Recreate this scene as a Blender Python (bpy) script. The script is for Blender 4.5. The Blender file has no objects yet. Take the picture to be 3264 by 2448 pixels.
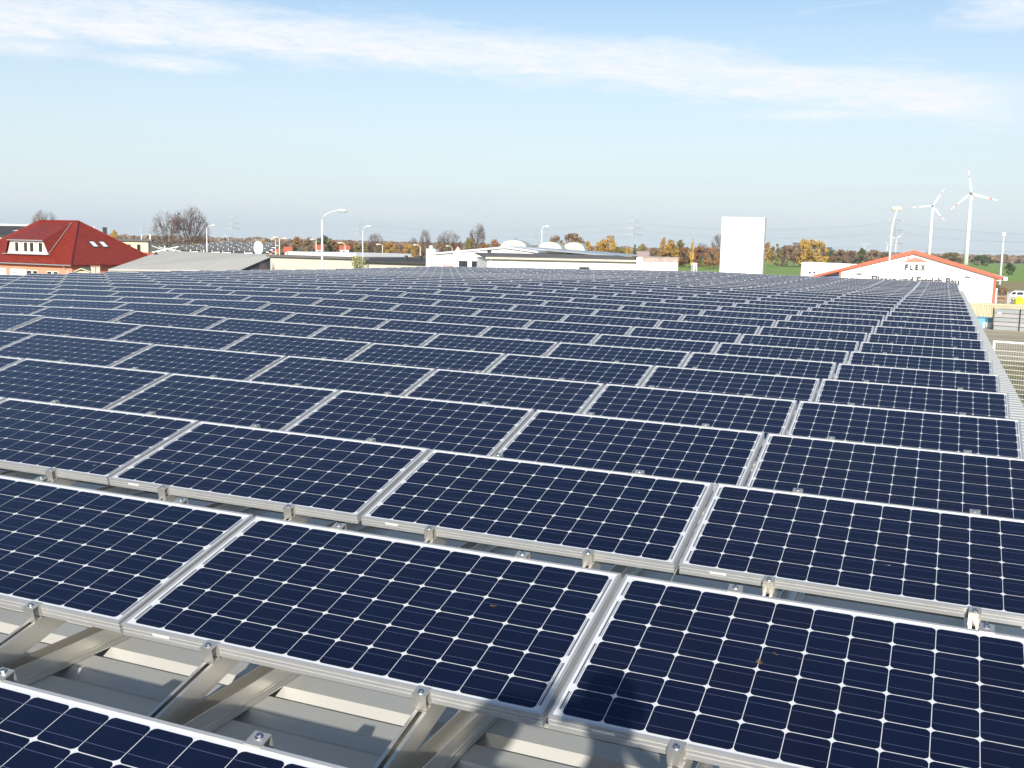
import bpy, math, random
from mathutils import Vector, Matrix, Quaternion
random.seed(7)
S = bpy.context.scene
R_ = math.radians

# ------------------------------------------------------------------ camera
TILT = .0145                                   # fall of the right roof plane towards the eave
Rt = Matrix.Rotation(TILT, 4, 'Y')
FPX = 3333.47                                  # focal length in pixels of a 3264 wide frame
CAM = Vector((0.99471713, -1.11914463, 1.36446137))
RC = Matrix(((0.92460046, 0.07025102, -0.37440458),
             (0.38026456, -0.11177999, 0.91809809),
             (0.02264639, -0.9912467, -0.13006581)))   # columns: right, down, forward
cd = bpy.data.cameras.new('camera'); cam = bpy.data.objects.new('camera', cd); S.collection.objects.link(cam)
cd.sensor_width = 36; cd.lens = FPX / 3264 * 36; cd.clip_start = .05; cd.clip_end = 30000
m = Matrix.Identity(4)
for i in range(3):
    m[i][0] = RC[i][0]; m[i][1] = -RC[i][1]; m[i][2] = -RC[i][2]; m[i][3] = CAM[i]
cam.matrix_world = m
S.camera = cam

# ------------------------------------------------------------------ light and sky
SUN_EL, SUN_AZ = 24.5, 16.0                    # azimuth measured from -Y towards +X
D = Vector((math.sin(R_(SUN_AZ)) * math.cos(R_(SUN_EL)), -math.cos(R_(SUN_AZ)) * math.cos(R_(SUN_EL)), math.sin(R_(SUN_EL))))
sl = bpy.data.lights.new('sun', 'SUN'); sl.energy = 4.6; sl.angle = R_(.53); sl.color = (1, .93, .82)
so = bpy.data.objects.new('sun', sl); S.collection.objects.link(so)
so.rotation_euler = D.to_track_quat('Z', 'Y').to_euler(); so.location = (20, -40, 40)

W = bpy.data.worlds.new('World'); S.world = W; W.use_nodes = True
nt = W.node_tree; nt.nodes.clear()
def wn(t, **k):
    n = nt.nodes.new(t)
    for a, b in k.items(): setattr(n, a, b)
    return n
def wm(op, a, b=None, c=None, clamp=False):
    n = nt.nodes.new('ShaderNodeMath'); n.operation = op; n.use_clamp = clamp
    for i, v in enumerate((a, b, c)):
        if v is None: continue
        if isinstance(v, (int, float)): n.inputs[i].default_value = v
        else: nt.links.new(v, n.inputs[i])
    return n.outputs[0]
sky = wn('ShaderNodeTexSky', sky_type='NISHITA', sun_disc=False)
sky.sun_elevation = R_(SUN_EL); sky.sun_rotation = R_(180 - SUN_AZ)
sky.altitude = 0; sky.air_density = 1.0; sky.dust_density = .55; sky.ozone_density = 1.4
tc = wn('ShaderNodeTexCoord'); sep = wn('ShaderNodeSeparateXYZ'); nt.links.new(tc.outputs['Generated'], sep.inputs[0])
X, Y, Z = sep.outputs
az = wm('MULTIPLY', wm('ARCTAN2', X, Y), 57.2958)
el = wm('MULTIPLY', wm('ARCSINE', Z), 57.2958)
comb = wn('ShaderNodeCombineXYZ')
nt.links.new(wm('MULTIPLY', az, .16), comb.inputs[0]); nt.links.new(wm('ADD', wm('MULTIPLY', el, .75), wm('MULTIPLY', az, .03)), comb.inputs[1])
def wnoise(scale, detail, rough, dist=0, w=0):
    n = wn('ShaderNodeTexNoise'); n.inputs['Scale'].default_value = scale; n.inputs['Detail'].default_value = detail
    n.inputs['Roughness'].default_value = rough; n.inputs['Distortion'].default_value = dist
    mp = wn('ShaderNodeMapping'); mp.inputs['Location'].default_value = (w, w * 1.7, w * .3)
    nt.links.new(comb.outputs[0], mp.inputs[0]); nt.links.new(mp.outputs[0], n.inputs[0])
    return n.outputs[0]
n1 = wnoise(.55, 7, .55, .3); n2 = wnoise(1.6, 9, .68, .6, 5.3); n3 = wnoise(4.5, 8, .7, 1.2, 9.1)
t = wm('DIVIDE', wm('ADD', az, 48), 52)
elc = wm('SUBTRACT', 10.5, wm('ADD', wm('MULTIPLY', wm('MULTIPLY', t, t), 2.0), wm('MULTIPLY', wm('MULTIPLY', wm('MULTIPLY', t, t), wm('MULTIPLY', t, t)), 1.5)))
d1 = wm('SUBTRACT', el, elc)
d1 = wm('ADD', d1, wm('MULTIPLY', wm('SUBTRACT', n1, .5), 2.2))
d1 = wm('ADD', d1, wm('MULTIPLY', wm('SUBTRACT', n2, .5), 2.6))
ad = wm('ABSOLUTE', d1)
band = wm('DIVIDE', wm('SUBTRACT', 1.55, ad), 1.0, clamp=True)
band = wm('MULTIPLY', band, wm('DIVIDE', wm('SUBTRACT', 5.6, wm('ADD', az, wm('MULTIPLY', n2, 3))), 3.5, clamp=True))
band = wm('MULTIPLY', band, wm('ADD', .78, wm('ADD', wm('MULTIPLY', wm('SUBTRACT', n3, .5), 1.3), wm('MULTIPLY', wm('SUBTRACT', n2, .5), 1.4))))
wis = wm('MULTIPLY', wm('SUBTRACT', wnoise(.9, 8, .62, .8, 21.7), .59), 3.2, clamp=True)
wis = wm('MULTIPLY', wis, wm('MULTIPLY', wm('DIVIDE', wm('SUBTRACT', el, 5.5), 2.5, clamp=True), .55))
def blob(a0, e0, wa, we):
    x_ = wm('DIVIDE', wm('SUBTRACT', az, a0), wa); y_ = wm('DIVIDE', wm('SUBTRACT', el, e0), we)
    r_ = wm('SQRT', wm('ADD', wm('MULTIPLY', x_, x_), wm('MULTIPLY', y_, y_)))
    return wm('MULTIPLY', wm('SUBTRACT', 1.25, wm('ADD', r_, wm('MULTIPLY', wm('SUBTRACT', n2, .5), 2.4)), clamp=True), wm('MULTIPLY', n3, 1.35), clamp=True)
cl = wm('MAXIMUM', band, wis)
for bl in ((-46.6, 9.0, 2.6, .5), (-40.5, 8.75, 3.5, .35), (-6.0, 7.05, 6.0, .28), (2.0, 11.7, 2.6, 1.0)): cl = wm('MAXIMUM', cl, blob(*bl))
# low haze bank and faint streaks near the horizon
comb2 = wn('ShaderNodeCombineXYZ')
nt.links.new(wm('MULTIPLY', az, .05), comb2.inputs[0]); nt.links.new(wm('MULTIPLY', el, 1.1), comb2.inputs[1])
nz = wn('ShaderNodeTexNoise'); nz.inputs['Scale'].default_value = 1.3; nz.inputs['Detail'].default_value = 4
nt.links.new(comb2.outputs[0], nz.inputs[0])
low = wm('MULTIPLY', wm('POWER', wm('DIVIDE', wm('SUBTRACT', 13, el), 13, clamp=True), .8), wm('ADD', .84, wm('MULTIPLY', nz.outputs[0], .3)), clamp=True)
mix1 = wn('ShaderNodeMix', data_type='RGBA'); mix1.inputs['B'].default_value = (5.25, 5.95, 6.5, 1)
nt.links.new(low, mix1.inputs['Factor']); nt.links.new(sky.outputs[0], mix1.inputs['A'])
mix = wn('ShaderNodeMix', data_type='RGBA'); mix.inputs['B'].default_value = (6.9, 7.05, 7.4, 1)
nt.links.new(mix1.outputs['Result'], mix.inputs['A'])
nt.links.new(wm('MULTIPLY', cl, .95, clamp=True), mix.inputs['Factor'])
bg = wn('ShaderNodeBackground'); bg.inputs[1].default_value = .1
nt.links.new(mix.outputs['Result'], bg.inputs[0])
wo = wn('ShaderNodeOutputWorld'); nt.links.new(bg.outputs[0], wo.inputs[0])

S.view_settings.view_transform = 'Standard'; S.view_settings.look = 'None'
S.view_settings.exposure = .5; S.view_settings.gamma = 1
S.render.engine = 'CYCLES'

# ------------------------------------------------------------------ helpers
COL = S.collection.objects
def px_ray(px, py):
    v = RC @ Vector(((px - 1632) / FPX, (py - 1224) / FPX, 1)); return v
def V(px, py, d):
    """point seen at photo pixel (px, py) at horizontal distance d"""
    v = px_ray(px, py); h = math.hypot(v.x, v.y); return CAM + v * (d / h)
GZ = CAM.z - 8.0                               # ground level: the hall roof is about 6.4 m up
def Gd(px, py, d):
    p = V(px, py, d); return Vector((p.x, p.y, GZ))

class MB:
    def __init__(s): s.v = []; s.f = []; s.m = []
    def add(s, vs, fs, mi=0):
        o = len(s.v); s.v += [tuple(v) for v in vs]; s.f += [tuple(o + i for i in f) for f in fs]; s.m += [mi] * len(fs); return s
    def box(s, x0, x1, y0, y1, z0, z1, mi=0):
        return s.add([(x0, y0, z0), (x1, y0, z0), (x1, y1, z0), (x0, y1, z0), (x0, y0, z1), (x1, y0, z1), (x1, y1, z1), (x0, y1, z1)],
                     [(3, 2, 1, 0), (4, 5, 6, 7), (0, 1, 5, 4), (1, 2, 6, 5), (2, 3, 7, 6), (3, 0, 4, 7)], mi)
    def poly(s, pts, mi=0): return s.add(pts, [tuple(range(len(pts)))], mi)
    def slab(s, pts, th, mi=0):
        """polygon given a thickness th downwards along z"""
        n = len(pts); lo = [(p[0], p[1], p[2] - th) for p in pts]
        return s.add(list(map(tuple, pts)) + lo, [tuple(range(n)), tuple(range(2 * n - 1, n - 1, -1))] + [(i, i + n, (i + 1) % n + n, (i + 1) % n) for i in range(n)], mi)
    def wallpoly(s, pts, th, mi=0):
        """polygon in an xz plane given a thickness along +y"""
        n = len(pts); lo = [(p[0], p[1] + th, p[2]) for p in pts]
        return s.add(list(map(tuple, pts)) + lo, [tuple(range(n)), tuple(range(2 * n - 1, n - 1, -1))] + [(i, i + n, (i + 1) % n + n, (i + 1) % n) for i in range(n)], mi)
    def tube(s, path, rad, n=6, mi=0, cap=True):
        path = [Vector(p) for p in path]
        if isinstance(rad, (int, float)): rad = [rad] * len(path)
        o = len(s.v); up = None
        for i, p in enumerate(path):
            t = (path[min(i + 1, len(path) - 1)] - path[max(i - 1, 0)]).normalized()
            if up is None:
                up = t.orthogonal().normalized()
            else:
                up = (up - t * up.dot(t)); up = up.normalized() if up.length > 1e-6 else t.orthogonal().normalized()
            b = t.cross(up)
            for k in range(n):
                a = 2 * math.pi * k / n; s.v.append(tuple(p + (up * math.cos(a) + b * math.sin(a)) * rad[i]))
        for i in range(len(path) - 1):
            for k in range(n):
                s.f.append((o + i * n + k, o + i * n + (k + 1) % n, o + (i + 1) * n + (k + 1) % n, o + (i + 1) * n + k)); s.m.append(mi)
        if cap:
            s.f.append(tuple(o + k for k in range(n - 1, -1, -1))); s.m.append(mi)
            s.f.append(tuple(o + (len(path) - 1) * n + k for k in range(n))); s.m.append(mi)
        return s
    def beam(s, a, b, w, h, mi=0):
        a, b = Vector(a), Vector(b); t = (b - a).normalized()
        side = t.cross(Vector((0, 0, 1))); side = side.normalized() if side.length > 1e-4 else Vector((1, 0, 0))
        up = side.cross(t); vs = []
        for p in (a, b):
            for i, j in ((-1, -1), (1, -1), (1, 1), (-1, 1)): vs.append(p + side * (i * w / 2) + up * (j * h / 2))
        return s.add(vs, [(3, 2, 1, 0), (4, 5, 6, 7), (0, 1, 5, 4), (1, 2, 6, 5), (2, 3, 7, 6), (3, 0, 4, 7)], mi)
    def build(s, name, mats, parent=None, smooth=False, xf=None):
        me = bpy.data.meshes.new(name); me.from_pydata(s.v, [], s.f)
        if not isinstance(mats, (list, tuple)): mats = [mats]
        for m_ in mats: me.materials.append(m_)
        if len(mats) > 1: me.polygons.foreach_set('material_index', s.m)
        if smooth: me.polygons.foreach_set('use_smooth', [True] * len(me.polygons))
        me.update()
        o = bpy.data.objects.new(name, me); COL.link(o)
        if parent: o.parent = parent
        return o
def tag(o, label=None, cat=None, group=None, kind=None):
    if label: o['label'] = label
    if cat: o['category'] = cat
    if group: o['group'] = group
    if kind: o['kind'] = kind
    return o
def thing(name, label, cat, loc=(0, 0, 0), rz=0, group=None):
    o = bpy.data.objects.new(name, None); COL.link(o); o.location = loc; o.rotation_euler = (0, 0, rz)
    o.empty_display_size = .2
    return tag(o, label, cat, group)
def copy_tree(o, parent=None):
    c = o.copy(); COL.link(c); c.parent = parent
    for ch in [x for x in KIDS.get(o.name, [])]: copy_tree(ch, c)
    return c
KIDS = {}
def reg(o):
    KIDS[o.name] = list(o.children)
    for c in o.children: reg(c)

# ------------------------------------------------------------------ materials
def mat(name, col, rough=.6, metal=0, noise=0, nscale=3, bump=0, bscale=40, col2=None, spec=None, coat=0, aniso=None, coord='Object', stretch=None, emis=None):
    m_ = bpy.data.materials.new(name); m_.use_nodes = True; t_ = m_.node_tree; p = t_.nodes['Principled BSDF']
    p.inputs['Base Color'].default_value = (*col, 1); p.inputs['Roughness'].default_value = rough; p.inputs['Metallic'].default_value = metal
    if spec is not None: p.inputs['Specular IOR Level'].default_value = spec
    if coat: p.inputs['Coat Weight'].default_value = coat; p.inputs['Coat Roughness'].default_value = .08
    tcn = t_.nodes.new('ShaderNodeTexCoord'); src = tcn.outputs[coord]
    if stretch:
        mp = t_.nodes.new('ShaderNodeMapping'); mp.inputs['Scale'].default_value = stretch; t_.links.new(src, mp.inputs[0]); src = mp.outputs[0]
    if noise or col2:
        n = t_.nodes.new('ShaderNodeTexNoise'); n.inputs['Scale'].default_value = nscale; n.inputs['Detail'].default_value = 6; n.inputs['Roughness'].default_value = .62
        t_.links.new(src, n.inputs[0])
        r = t_.nodes.new('ShaderNodeValToRGB'); r.color_ramp.elements[0].position = .32; r.color_ramp.elements[1].position = .68
        c2 = col2 or tuple(max(0, c * (1 - noise)) for c in col)
        r.color_ramp.elements[0].color = (*c2, 1); r.color_ramp.elements[1].color = (*col, 1)
        t_.links.new(n.outputs[0], r.inputs[0]); t_.links.new(r.outputs[0], p.inputs['Base Color'])
    if bump:
        n = t_.nodes.new('ShaderNodeTexNoise'); n.inputs['Scale'].default_value = bscale; n.inputs['Detail'].default_value = 5
        t_.links.new(src, n.inputs[0]); b = t_.nodes.new('ShaderNodeBump'); b.inputs['Strength'].default_value = bump; b.inputs['Distance'].default_value = .02
        t_.links.new(n.outputs[0], b.inputs['Height']); t_.links.new(b.outputs[0], p.inputs['Normal'])
    return m_
def mnode(t_, op, a, b=None, clamp=False):
    n = t_.nodes.new('ShaderNodeMath'); n.operation = op; n.use_clamp = clamp
    for i, v in enumerate((a, b)):
        if v is None: continue
        if isinstance(v, (int, float)): n.inputs[i].default_value = v
        else: t_.links.new(v, n.inputs[i])
    return n.outputs[0]

M = {}
M['alu'] = mat('aluminium_frame', (.66, .665, .66), .38, .6, noise=.08, nscale=9, bump=.05, bscale=60)
M['alu_mill'] = mat('mill_aluminium', (.78, .755, .69), .34, .78, noise=.16, nscale=5, bump=.08, bscale=25, stretch=(1, .15, 1))
M['steel'] = mat('stainless_bolt', (.62, .62, .62), .22, 1)
M['label'] = mat('sticker_white', (.85, .85, .83), .5)
M['back'] = mat('backsheet_white', (.64, .66, .69), .28, coat=.6)
M['ribbon'] = mat('ribbon_grey', (.10, .11, .13), .4)
def cell_mat():
    m_ = bpy.data.materials.new('silicon_cell'); m_.use_nodes = True; t_ = m_.node_tree; p = t_.nodes['Principled BSDF']
    tcn = t_.nodes.new('ShaderNodeTexCoord'); oi = t_.nodes.new('ShaderNodeObjectInfo')
    sn = t_.nodes.new('ShaderNodeVectorMath'); sn.operation = 'SNAP'; sn.inputs[1].default_value = (.1262, .127, 10)
    ad_ = t_.nodes.new('ShaderNodeVectorMath'); ad_.operation = 'ADD'; ad_.inputs[1].default_value = (0, -.023, 5)
    t_.links.new(tcn.outputs['Object'], ad_.inputs[0]); t_.links.new(ad_.outputs[0], sn.inputs[0])
    wnz = t_.nodes.new('ShaderNodeTexWhiteNoise'); wnz.noise_dimensions = '4D'
    t_.links.new(sn.outputs[0], wnz.inputs['Vector']); t_.links.new(oi.outputs['Random'], wnz.inputs['W'])
    r = t_.nodes.new('ShaderNodeValToRGB'); r.color_ramp.elements[0].color = (.0022, .0040, .0130, 1); r.color_ramp.elements[1].color = (.0034, .0040, .0118, 1)
    e = r.color_ramp.elements.new(.5); e.color = (.0025, .0052, .0185, 1)
    t_.links.new(mnode(t_, 'ADD', mnode(t_, 'MULTIPLY', wnz.outputs['Value'], .55), mnode(t_, 'MULTIPLY', oi.outputs['Random'], .45)), r.inputs[0])
    # dust film
    n = t_.nodes.new('ShaderNodeTexNoise'); n.inputs['Scale'].default_value = 5; n.inputs['Detail'].default_value = 6
    t_.links.new(tcn.outputs['Object'], n.inputs[0])
    mx = t_.nodes.new('ShaderNodeMix'); mx.data_type = 'RGBA'; mx.inputs['B'].default_value = (.30, .30, .32, 1)
    t_.links.new(mnode(t_, 'MULTIPLY', n.outputs[0], mnode(t_, 'ADD', .008, mnode(t_, 'MULTIPLY', oi.outputs['Random'], .016))), mx.inputs['Factor']); t_.links.new(r.outputs[0], mx.inputs['A'])
    t_.links.new(mx.outputs['Result'], p.inputs['Base Color'])
    p.inputs['Specular Tint'].default_value = (.30, .60, 1.4, 1); p.inputs['IOR'].default_value = 1.5
    t_.links.new(mnode(t_, 'ADD', .10, mnode(t_, 'MULTIPLY', n.outputs[0], .14)), p.inputs['Roughness'])
    return m_
M['cell'] = cell_mat()
M['bus'] = mat('busbar', (.085, .10, .19), .4)
M['dropping'] = mat('bird_dropping', (.33, .30, .26), .8, noise=.6, nscale=60)
M['leafstain'] = mat('leaf_bit', (.19, .11, .045), .8, noise=.5, nscale=80)
M['roofsheet'] = mat('coated_roof_sheet', (.47, .475, .455), .34, .15, noise=.07, nscale=1.3, bump=.03, bscale=14)
M['white'] = mat('white_render', (.80, .80, .78), .8, noise=.05, nscale=.5)
M['white2'] = mat('white_sheet', (.82, .83, .84), .5, noise=.04, nscale=.4)
M['cream'] = mat('cream_render', (.74, .67, .48), .85, noise=.07, nscale=.6)
M['coral'] = mat('coral_render', (.80, .30, .19), .85, noise=.08, nscale=.8)
M['pink'] = mat('pale_pink_render', (.80, .52, .47), .85, noise=.04)
M['glass'] = mat('window_glass', (.045, .055, .075), .08, 0, noise=.5, nscale=1.5)
M['glassb'] = mat('window_glass_brown', (.06, .05, .035), .12, 0, noise=.5, nscale=2)
M['dark'] = mat('dark_felt', (.055, .055, .06), .8, noise=.3, nscale=.7)
M['felt'] = mat('grey_bitumen', (.15, .145, .14), .85, noise=.25, nscale=.4)
M['grey'] = mat('grey_render', (.42, .42, .42), .8, noise=.10, nscale=.5)
M['beige'] = mat('beige_wall', (.56, .53, .45), .85, noise=.08, nscale=.4)
M['concr'] = mat('concrete', (.40, .385, .35), .9, noise=.22, nscale=.5, bump=.2, bscale=6)
M['fibre'] = mat('fibre_cement_roof', (.50, .49, .45), .85, noise=.12, nscale=.35, stretch=(1, .25, 1))
M['galv'] = mat('galvanised', (.62, .65, .68), .4, .7, noise=.1)
M['lamp'] = mat('lamp_grey', (.70, .72, .73), .5, .1, noise=.06, nscale=2)
M['lampc'] = mat('lamp_concrete', (.70, .64, .50), .8, noise=.1)
M['black'] = mat('black_paint', (.03, .03, .03), .5, noise=.2)
M['red'] = mat('red_trim', (.80, .13, .07), .55, noise=.06, nscale=.4)
M['logo'] = mat('logo_red', (.78, .22, .15), .6, noise=.06, nscale=.4)
M['signred'] = mat('sign_red', (.62, .03, .06), .5, noise=.06)
M['text'] = mat('letter_dark', (.055, .055, .06), .6, noise=.2)
M['blue'] = mat('blue_paint', (.09, .18, .42), .6, noise=.2, nscale=.6)
M['cyan'] = mat('cyan_paint', (.16, .44, .58), .6, noise=.18, nscale=.9)
M['contain'] = mat('container_cream', (.58, .52, .37), .6, noise=.16, nscale=.5, stretch=(3, 3, .4))
M['plastic'] = mat('rooflight_plastic', (.44, .46, .40), .4, noise=.15, nscale=.8)
M['panelgrey'] = mat('grey_sheet', (.36, .38, .39), .6, noise=.12)
M['towerw'] = mat('tower_cladding', (.78, .785, .79), .6, noise=.10, nscale=.35, stretch=(2.5, 2.5, .2))
M['timber'] = mat('weathered_timber', (.36, .25, .17), .85, noise=.4, nscale=2)
M['yellow'] = mat('yellow_plastic', (.80, .76, .03), .5, noise=.12, nscale=1.2)
M['gold'] = mat('pylon_steel', (.34, .36, .38), .6, .4, noise=.1)
M['turb'] = mat('turbine_white', (.84, .85, .86), .45, noise=.03, nscale=.05)
M['tred'] = mat('turbine_red', (.80, .16, .10), .5, noise=.03)
M['translu'] = mat('weathered_panel', (.50, .40, .36), .7, noise=.35, nscale=1.2, stretch=(4, 1, .4))
M['bark'] = mat('bark', (.115, .092, .075), .9, noise=.35, nscale=2)
M['twig'] = mat('twigs', (.17, .12, .10), .9, noise=.3, nscale=2)
M['barkp'] = mat('pale_bark', (.30, .27, .22), .9, noise=.3, nscale=2)
def tile_mat(name, ca, cb, sx=.30, sy=.34):
    """clay roof tiles: rows and rolls from the local slope coordinates kept in the UV map"""
    m_ = bpy.data.materials.new(name); m_.use_nodes = True; t_ = m_.node_tree; p = t_.nodes['Principled BSDF']
    uv = t_.nodes.new('ShaderNodeTexCoord'); sp = t_.nodes.new('ShaderNodeSeparateXYZ'); t_.links.new(uv.outputs['UV'], sp.inputs[0])
    u, v = sp.outputs[0], sp.outputs[1]
    fu = mnode(t_, 'FRACT', mnode(t_, 'DIVIDE', u, sx)); fv = mnode(t_, 'FRACT', mnode(t_, 'DIVIDE', v, sy))
    roll = mnode(t_, 'SINE', mnode(t_, 'MULTIPLY', fu, 6.2832)); h = mnode(t_, 'ADD', mnode(t_, 'MULTIPLY', roll, .5), mnode(t_, 'MULTIPLY', mnode(t_, 'SUBTRACT', 1, fv), .9))
    b = t_.nodes.new('ShaderNodeBump'); b.inputs['Strength'].default_value = .85; b.inputs['Distance'].default_value = .09
    t_.links.new(h, b.inputs['Height']); t_.links.new(b.outputs[0], p.inputs['Normal'])
    wz = t_.nodes.new('ShaderNodeTexWhiteNoise'); wz.noise_dimensions = '2D'
    cb_ = t_.nodes.new('ShaderNodeCombineXYZ'); t_.links.new(mnode(t_, 'FLOOR', mnode(t_, 'DIVIDE', u, sx)), cb_.inputs[0]); t_.links.new(mnode(t_, 'FLOOR', mnode(t_, 'DIVIDE', v, sy)), cb_.inputs[1])
    t_.links.new(cb_.outputs[0], wz.inputs['Vector'])
    mx = t_.nodes.new('ShaderNodeMix'); mx.data_type = 'RGBA'; mx.inputs['A'].default_value = (*ca, 1); mx.inputs['B'].default_value = (*cb, 1)
    t_.links.new(wz.outputs['Value'], mx.inputs['Factor']); t_.links.new(mx.outputs['Result'], p.inputs['Base Color'])
    p.inputs['Roughness'].default_value = .5
    return m_
M['tiles'] = tile_mat('glazed_red_tiles', (.33, .038, .016), (.22, .024, .012))
M['ridge'] = mat('ridge_tiles', (.22, .024, .016), .45, noise=.3, nscale=3)
M['vtile'] = mat('village_tiles', (.62, .16, .09), .8, noise=.25, nscale=.6)
def leaf_mat(name, c1, c2, c3, sc=.35):
    m_ = bpy.data.materials.new(name); m_.use_nodes = True; t_ = m_.node_tree; p = t_.nodes['Principled BSDF']
    tcn = t_.nodes.new('ShaderNodeTexCoord'); n = t_.nodes.new('ShaderNodeTexNoise'); n.inputs['Scale'].default_value = sc; n.inputs['Detail'].default_value = 5; n.inputs['Roughness'].default_value = .7
    oi = t_.nodes.new('ShaderNodeObjectInfo'); va = t_.nodes.new('ShaderNodeVectorMath'); va.operation = 'ADD'
    t_.links.new(tcn.outputs['Object'], va.inputs[0]); t_.links.new(oi.outputs['Location'], va.inputs[1]); t_.links.new(va.outputs[0], n.inputs[0])
    r = t_.nodes.new('ShaderNodeValToRGB'); r.color_ramp.elements[0].position = .33; r.color_ramp.elements[1].position = .66
    r.color_ramp.elements[0].color = (*c1, 1); r.color_ramp.elements[1].color = (*c3, 1); e = r.color_ramp.elements.new(.5); e.color = (*c2, 1)
    t_.links.new(n.outputs[0], r.inputs[0]); t_.links.new(r.outputs[0], p.inputs['Base Color'])
    p.inputs['Roughness'].default_value = .75; p.inputs['Specular IOR Level'].default_value = .2
    return m_
LEAF = {
 'rust': leaf_mat('leaves_rust', (.15, .08, .045), (.25, .13, .06), (.33, .19, .085)),
 'gold': leaf_mat('leaves_gold', (0.248, 0.145, 0.041), (0.442, 0.276, 0.069), (0.580, 0.386, 0.097)),
 'olive': leaf_mat('leaves_olive', (0.097, 0.090, 0.034), (0.179, 0.159, 0.062), (0.276, 0.228, 0.083)),
 'green': leaf_mat('leaves_green', (0.034, 0.055, 0.028), (0.069, 0.097, 0.041), (0.110, 0.138, 0.062)),
 'brown': leaf_mat('leaves_brown', (0.152, 0.103, 0.069), (0.235, 0.159, 0.103), (0.317, 0.228, 0.145)),
 'willow': leaf_mat('leaves_willow', (0.179, 0.193, 0.083), (0.331, 0.331, 0.152), (0.469, 0.455, 0.235), 1.2),
}

# ------------------------------------------------------------------ ground and fields
def ground_mat(name, c1, c2, sc, c3=None, rough=.95, bump=.2):
    m_ = mat(name, c1, rough, col2=c2, nscale=sc, bump=bump, bscale=sc * 8)
    return m_
def sheet(name, pts, mt, z, sub=None):
    b = MB(); b.poly([(p[0], p[1], z) for p in pts]); return tag(b.build(name, mt), kind='structure')
M['earth'] = ground_mat('earth', (.20, .18, .12), (.11, .12, .06), .05)
M['grass'] = ground_mat('winter_crop_green', (.22, .34, .06), (.18, .275, .05), .02, bump=.05)
M['stubble'] = ground_mat('dry_grass', (.36, .28, .13), (.22, .19, .08), .15)
M['yard'] = mat('yard_gravel', (.55, .48, .35), .95, col2=(.26, .23, .15), nscale=.35, bump=.3, bscale=3, stretch=(.35, 1.6, 1))
M['weeds'] = ground_mat('weedy_ground', (.30, .27, .11), (.09, .085, .04), .45)
sheet('ground', [(-9000, -3000), (9000, -3000), (9000, 12000), (-9000, 12000)], M['earth'], GZ)
def quadpx(pts, z):   # pts: (px, py, distance)
    return [V(*p) for p in pts]
sheet('green_field', [V(1900, 850, 380), V(3500, 850, 405), V(3600, 850, 1900), V(1900, 850, 1300)], M['grass'], GZ + .05)
sheet('dry_grass_strip', [V(2900, 850, 292), V(3500, 850, 292), V(3500, 850, 404), V(2900, 850, 404)], M['stubble'], GZ + .03)
sheet('yard', [V(2960, 850, 40), V(3700, 850, 40), V(3500, 850, 288), V(2400, 850, 288)], M['yard'], GZ + .012)
sheet('weedy_verge', [V(3100, 850, 44), V(3700, 850, 44), V(3600, 850, 90), V(3080, 850, 90)], M['weeds'], GZ + .024)

# ------------------------------------------------------------------ the hall whose roof carries the panels
PX_, PY_, TH, PW = 1.60, 1.63815, .2594, .808
XR, SL = -10.151, .02522
XE, XL = 1.93, -26.6                            # right eave, left eave (array frame)
hall = thing('hall', 'long low hall whose corrugated metal roof carries the solar panels', 'building', (0, 0, 0))
def rz_(x): return SL * (x - XR) if x < XR else 0.0
ZC = -.250                                      # crest level below the panel front edges
rb = MB()
per = .207; y0, y1 = -7.0, 55.2; n = int((y1 - y0) / per); prof = []
for k in range(n):
    y = y0 + k * per
    prof += [(y, -.035), (y + .024, 0), (y + .024 + .115, 0), (y + .024 + .115 + .028, -.035)]
xs = [XL, XR, XE]
for x in xs:
    for (y, z) in prof: rb.v.append(tuple((Rt @ Vector((x, y, ZC + z + rz_(x)))).to_tuple()))
np_ = len(prof)
for i in range(2):
    for k in range(np_ - 1):
        rb.f.append((i * np_ + k, (i + 1) * np_ + k, (i + 1) * np_ + k + 1, i * np_ + k + 1)); rb.m.append(0)
rb.build('roof', M['roofsheet'], hall)
w_ = MB()
def rp(x, y, z): return (Rt @ Vector((x, y, z + rz_(x)))).to_tuple()
pl = [rp(XL + .3, y0 + .3, ZC - .06), rp(XR, y0 + .3, ZC - .06), rp(XE - .3, y0 + .3, ZC - .06)]
pb = [rp(XL + .3, y1 - .3, ZC - .06), rp(XR, y1 - .3, ZC - .06), rp(XE - .3, y1 - .3, ZC - .06)]
def dn(p): return (p[0], p[1], GZ)
w_.poly([dn(pl[0]), dn(pl[2]), pl[2], pl[1], pl[0]]); w_.poly([dn(pb[2]), dn(pb[0]), pb[0], pb[1], pb[2]])
w_.poly([dn(pl[2]), dn(pb[2]), pb[2], pl[2]]); w_.poly([dn(pb[0]), dn(pl[0]), pl[0], pb[0]])
w_.build('wall', M['grey'], hall)
rc = MB(); rc.poly([rp(XR - .28, y0, ZC + .012), rp(XR, y0, ZC + .02), rp(XR, y1, ZC + .02), rp(XR - .28, y1, ZC + .012)])
rc.poly([rp(XR, y0, ZC + .02), rp(XR + .28, y0, ZC + .012), rp(XR + .28, y1, ZC + .012), rp(XR, y1, ZC + .02)])
rc.build('ridge_cap', M['roofsheet'], hall)

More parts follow.
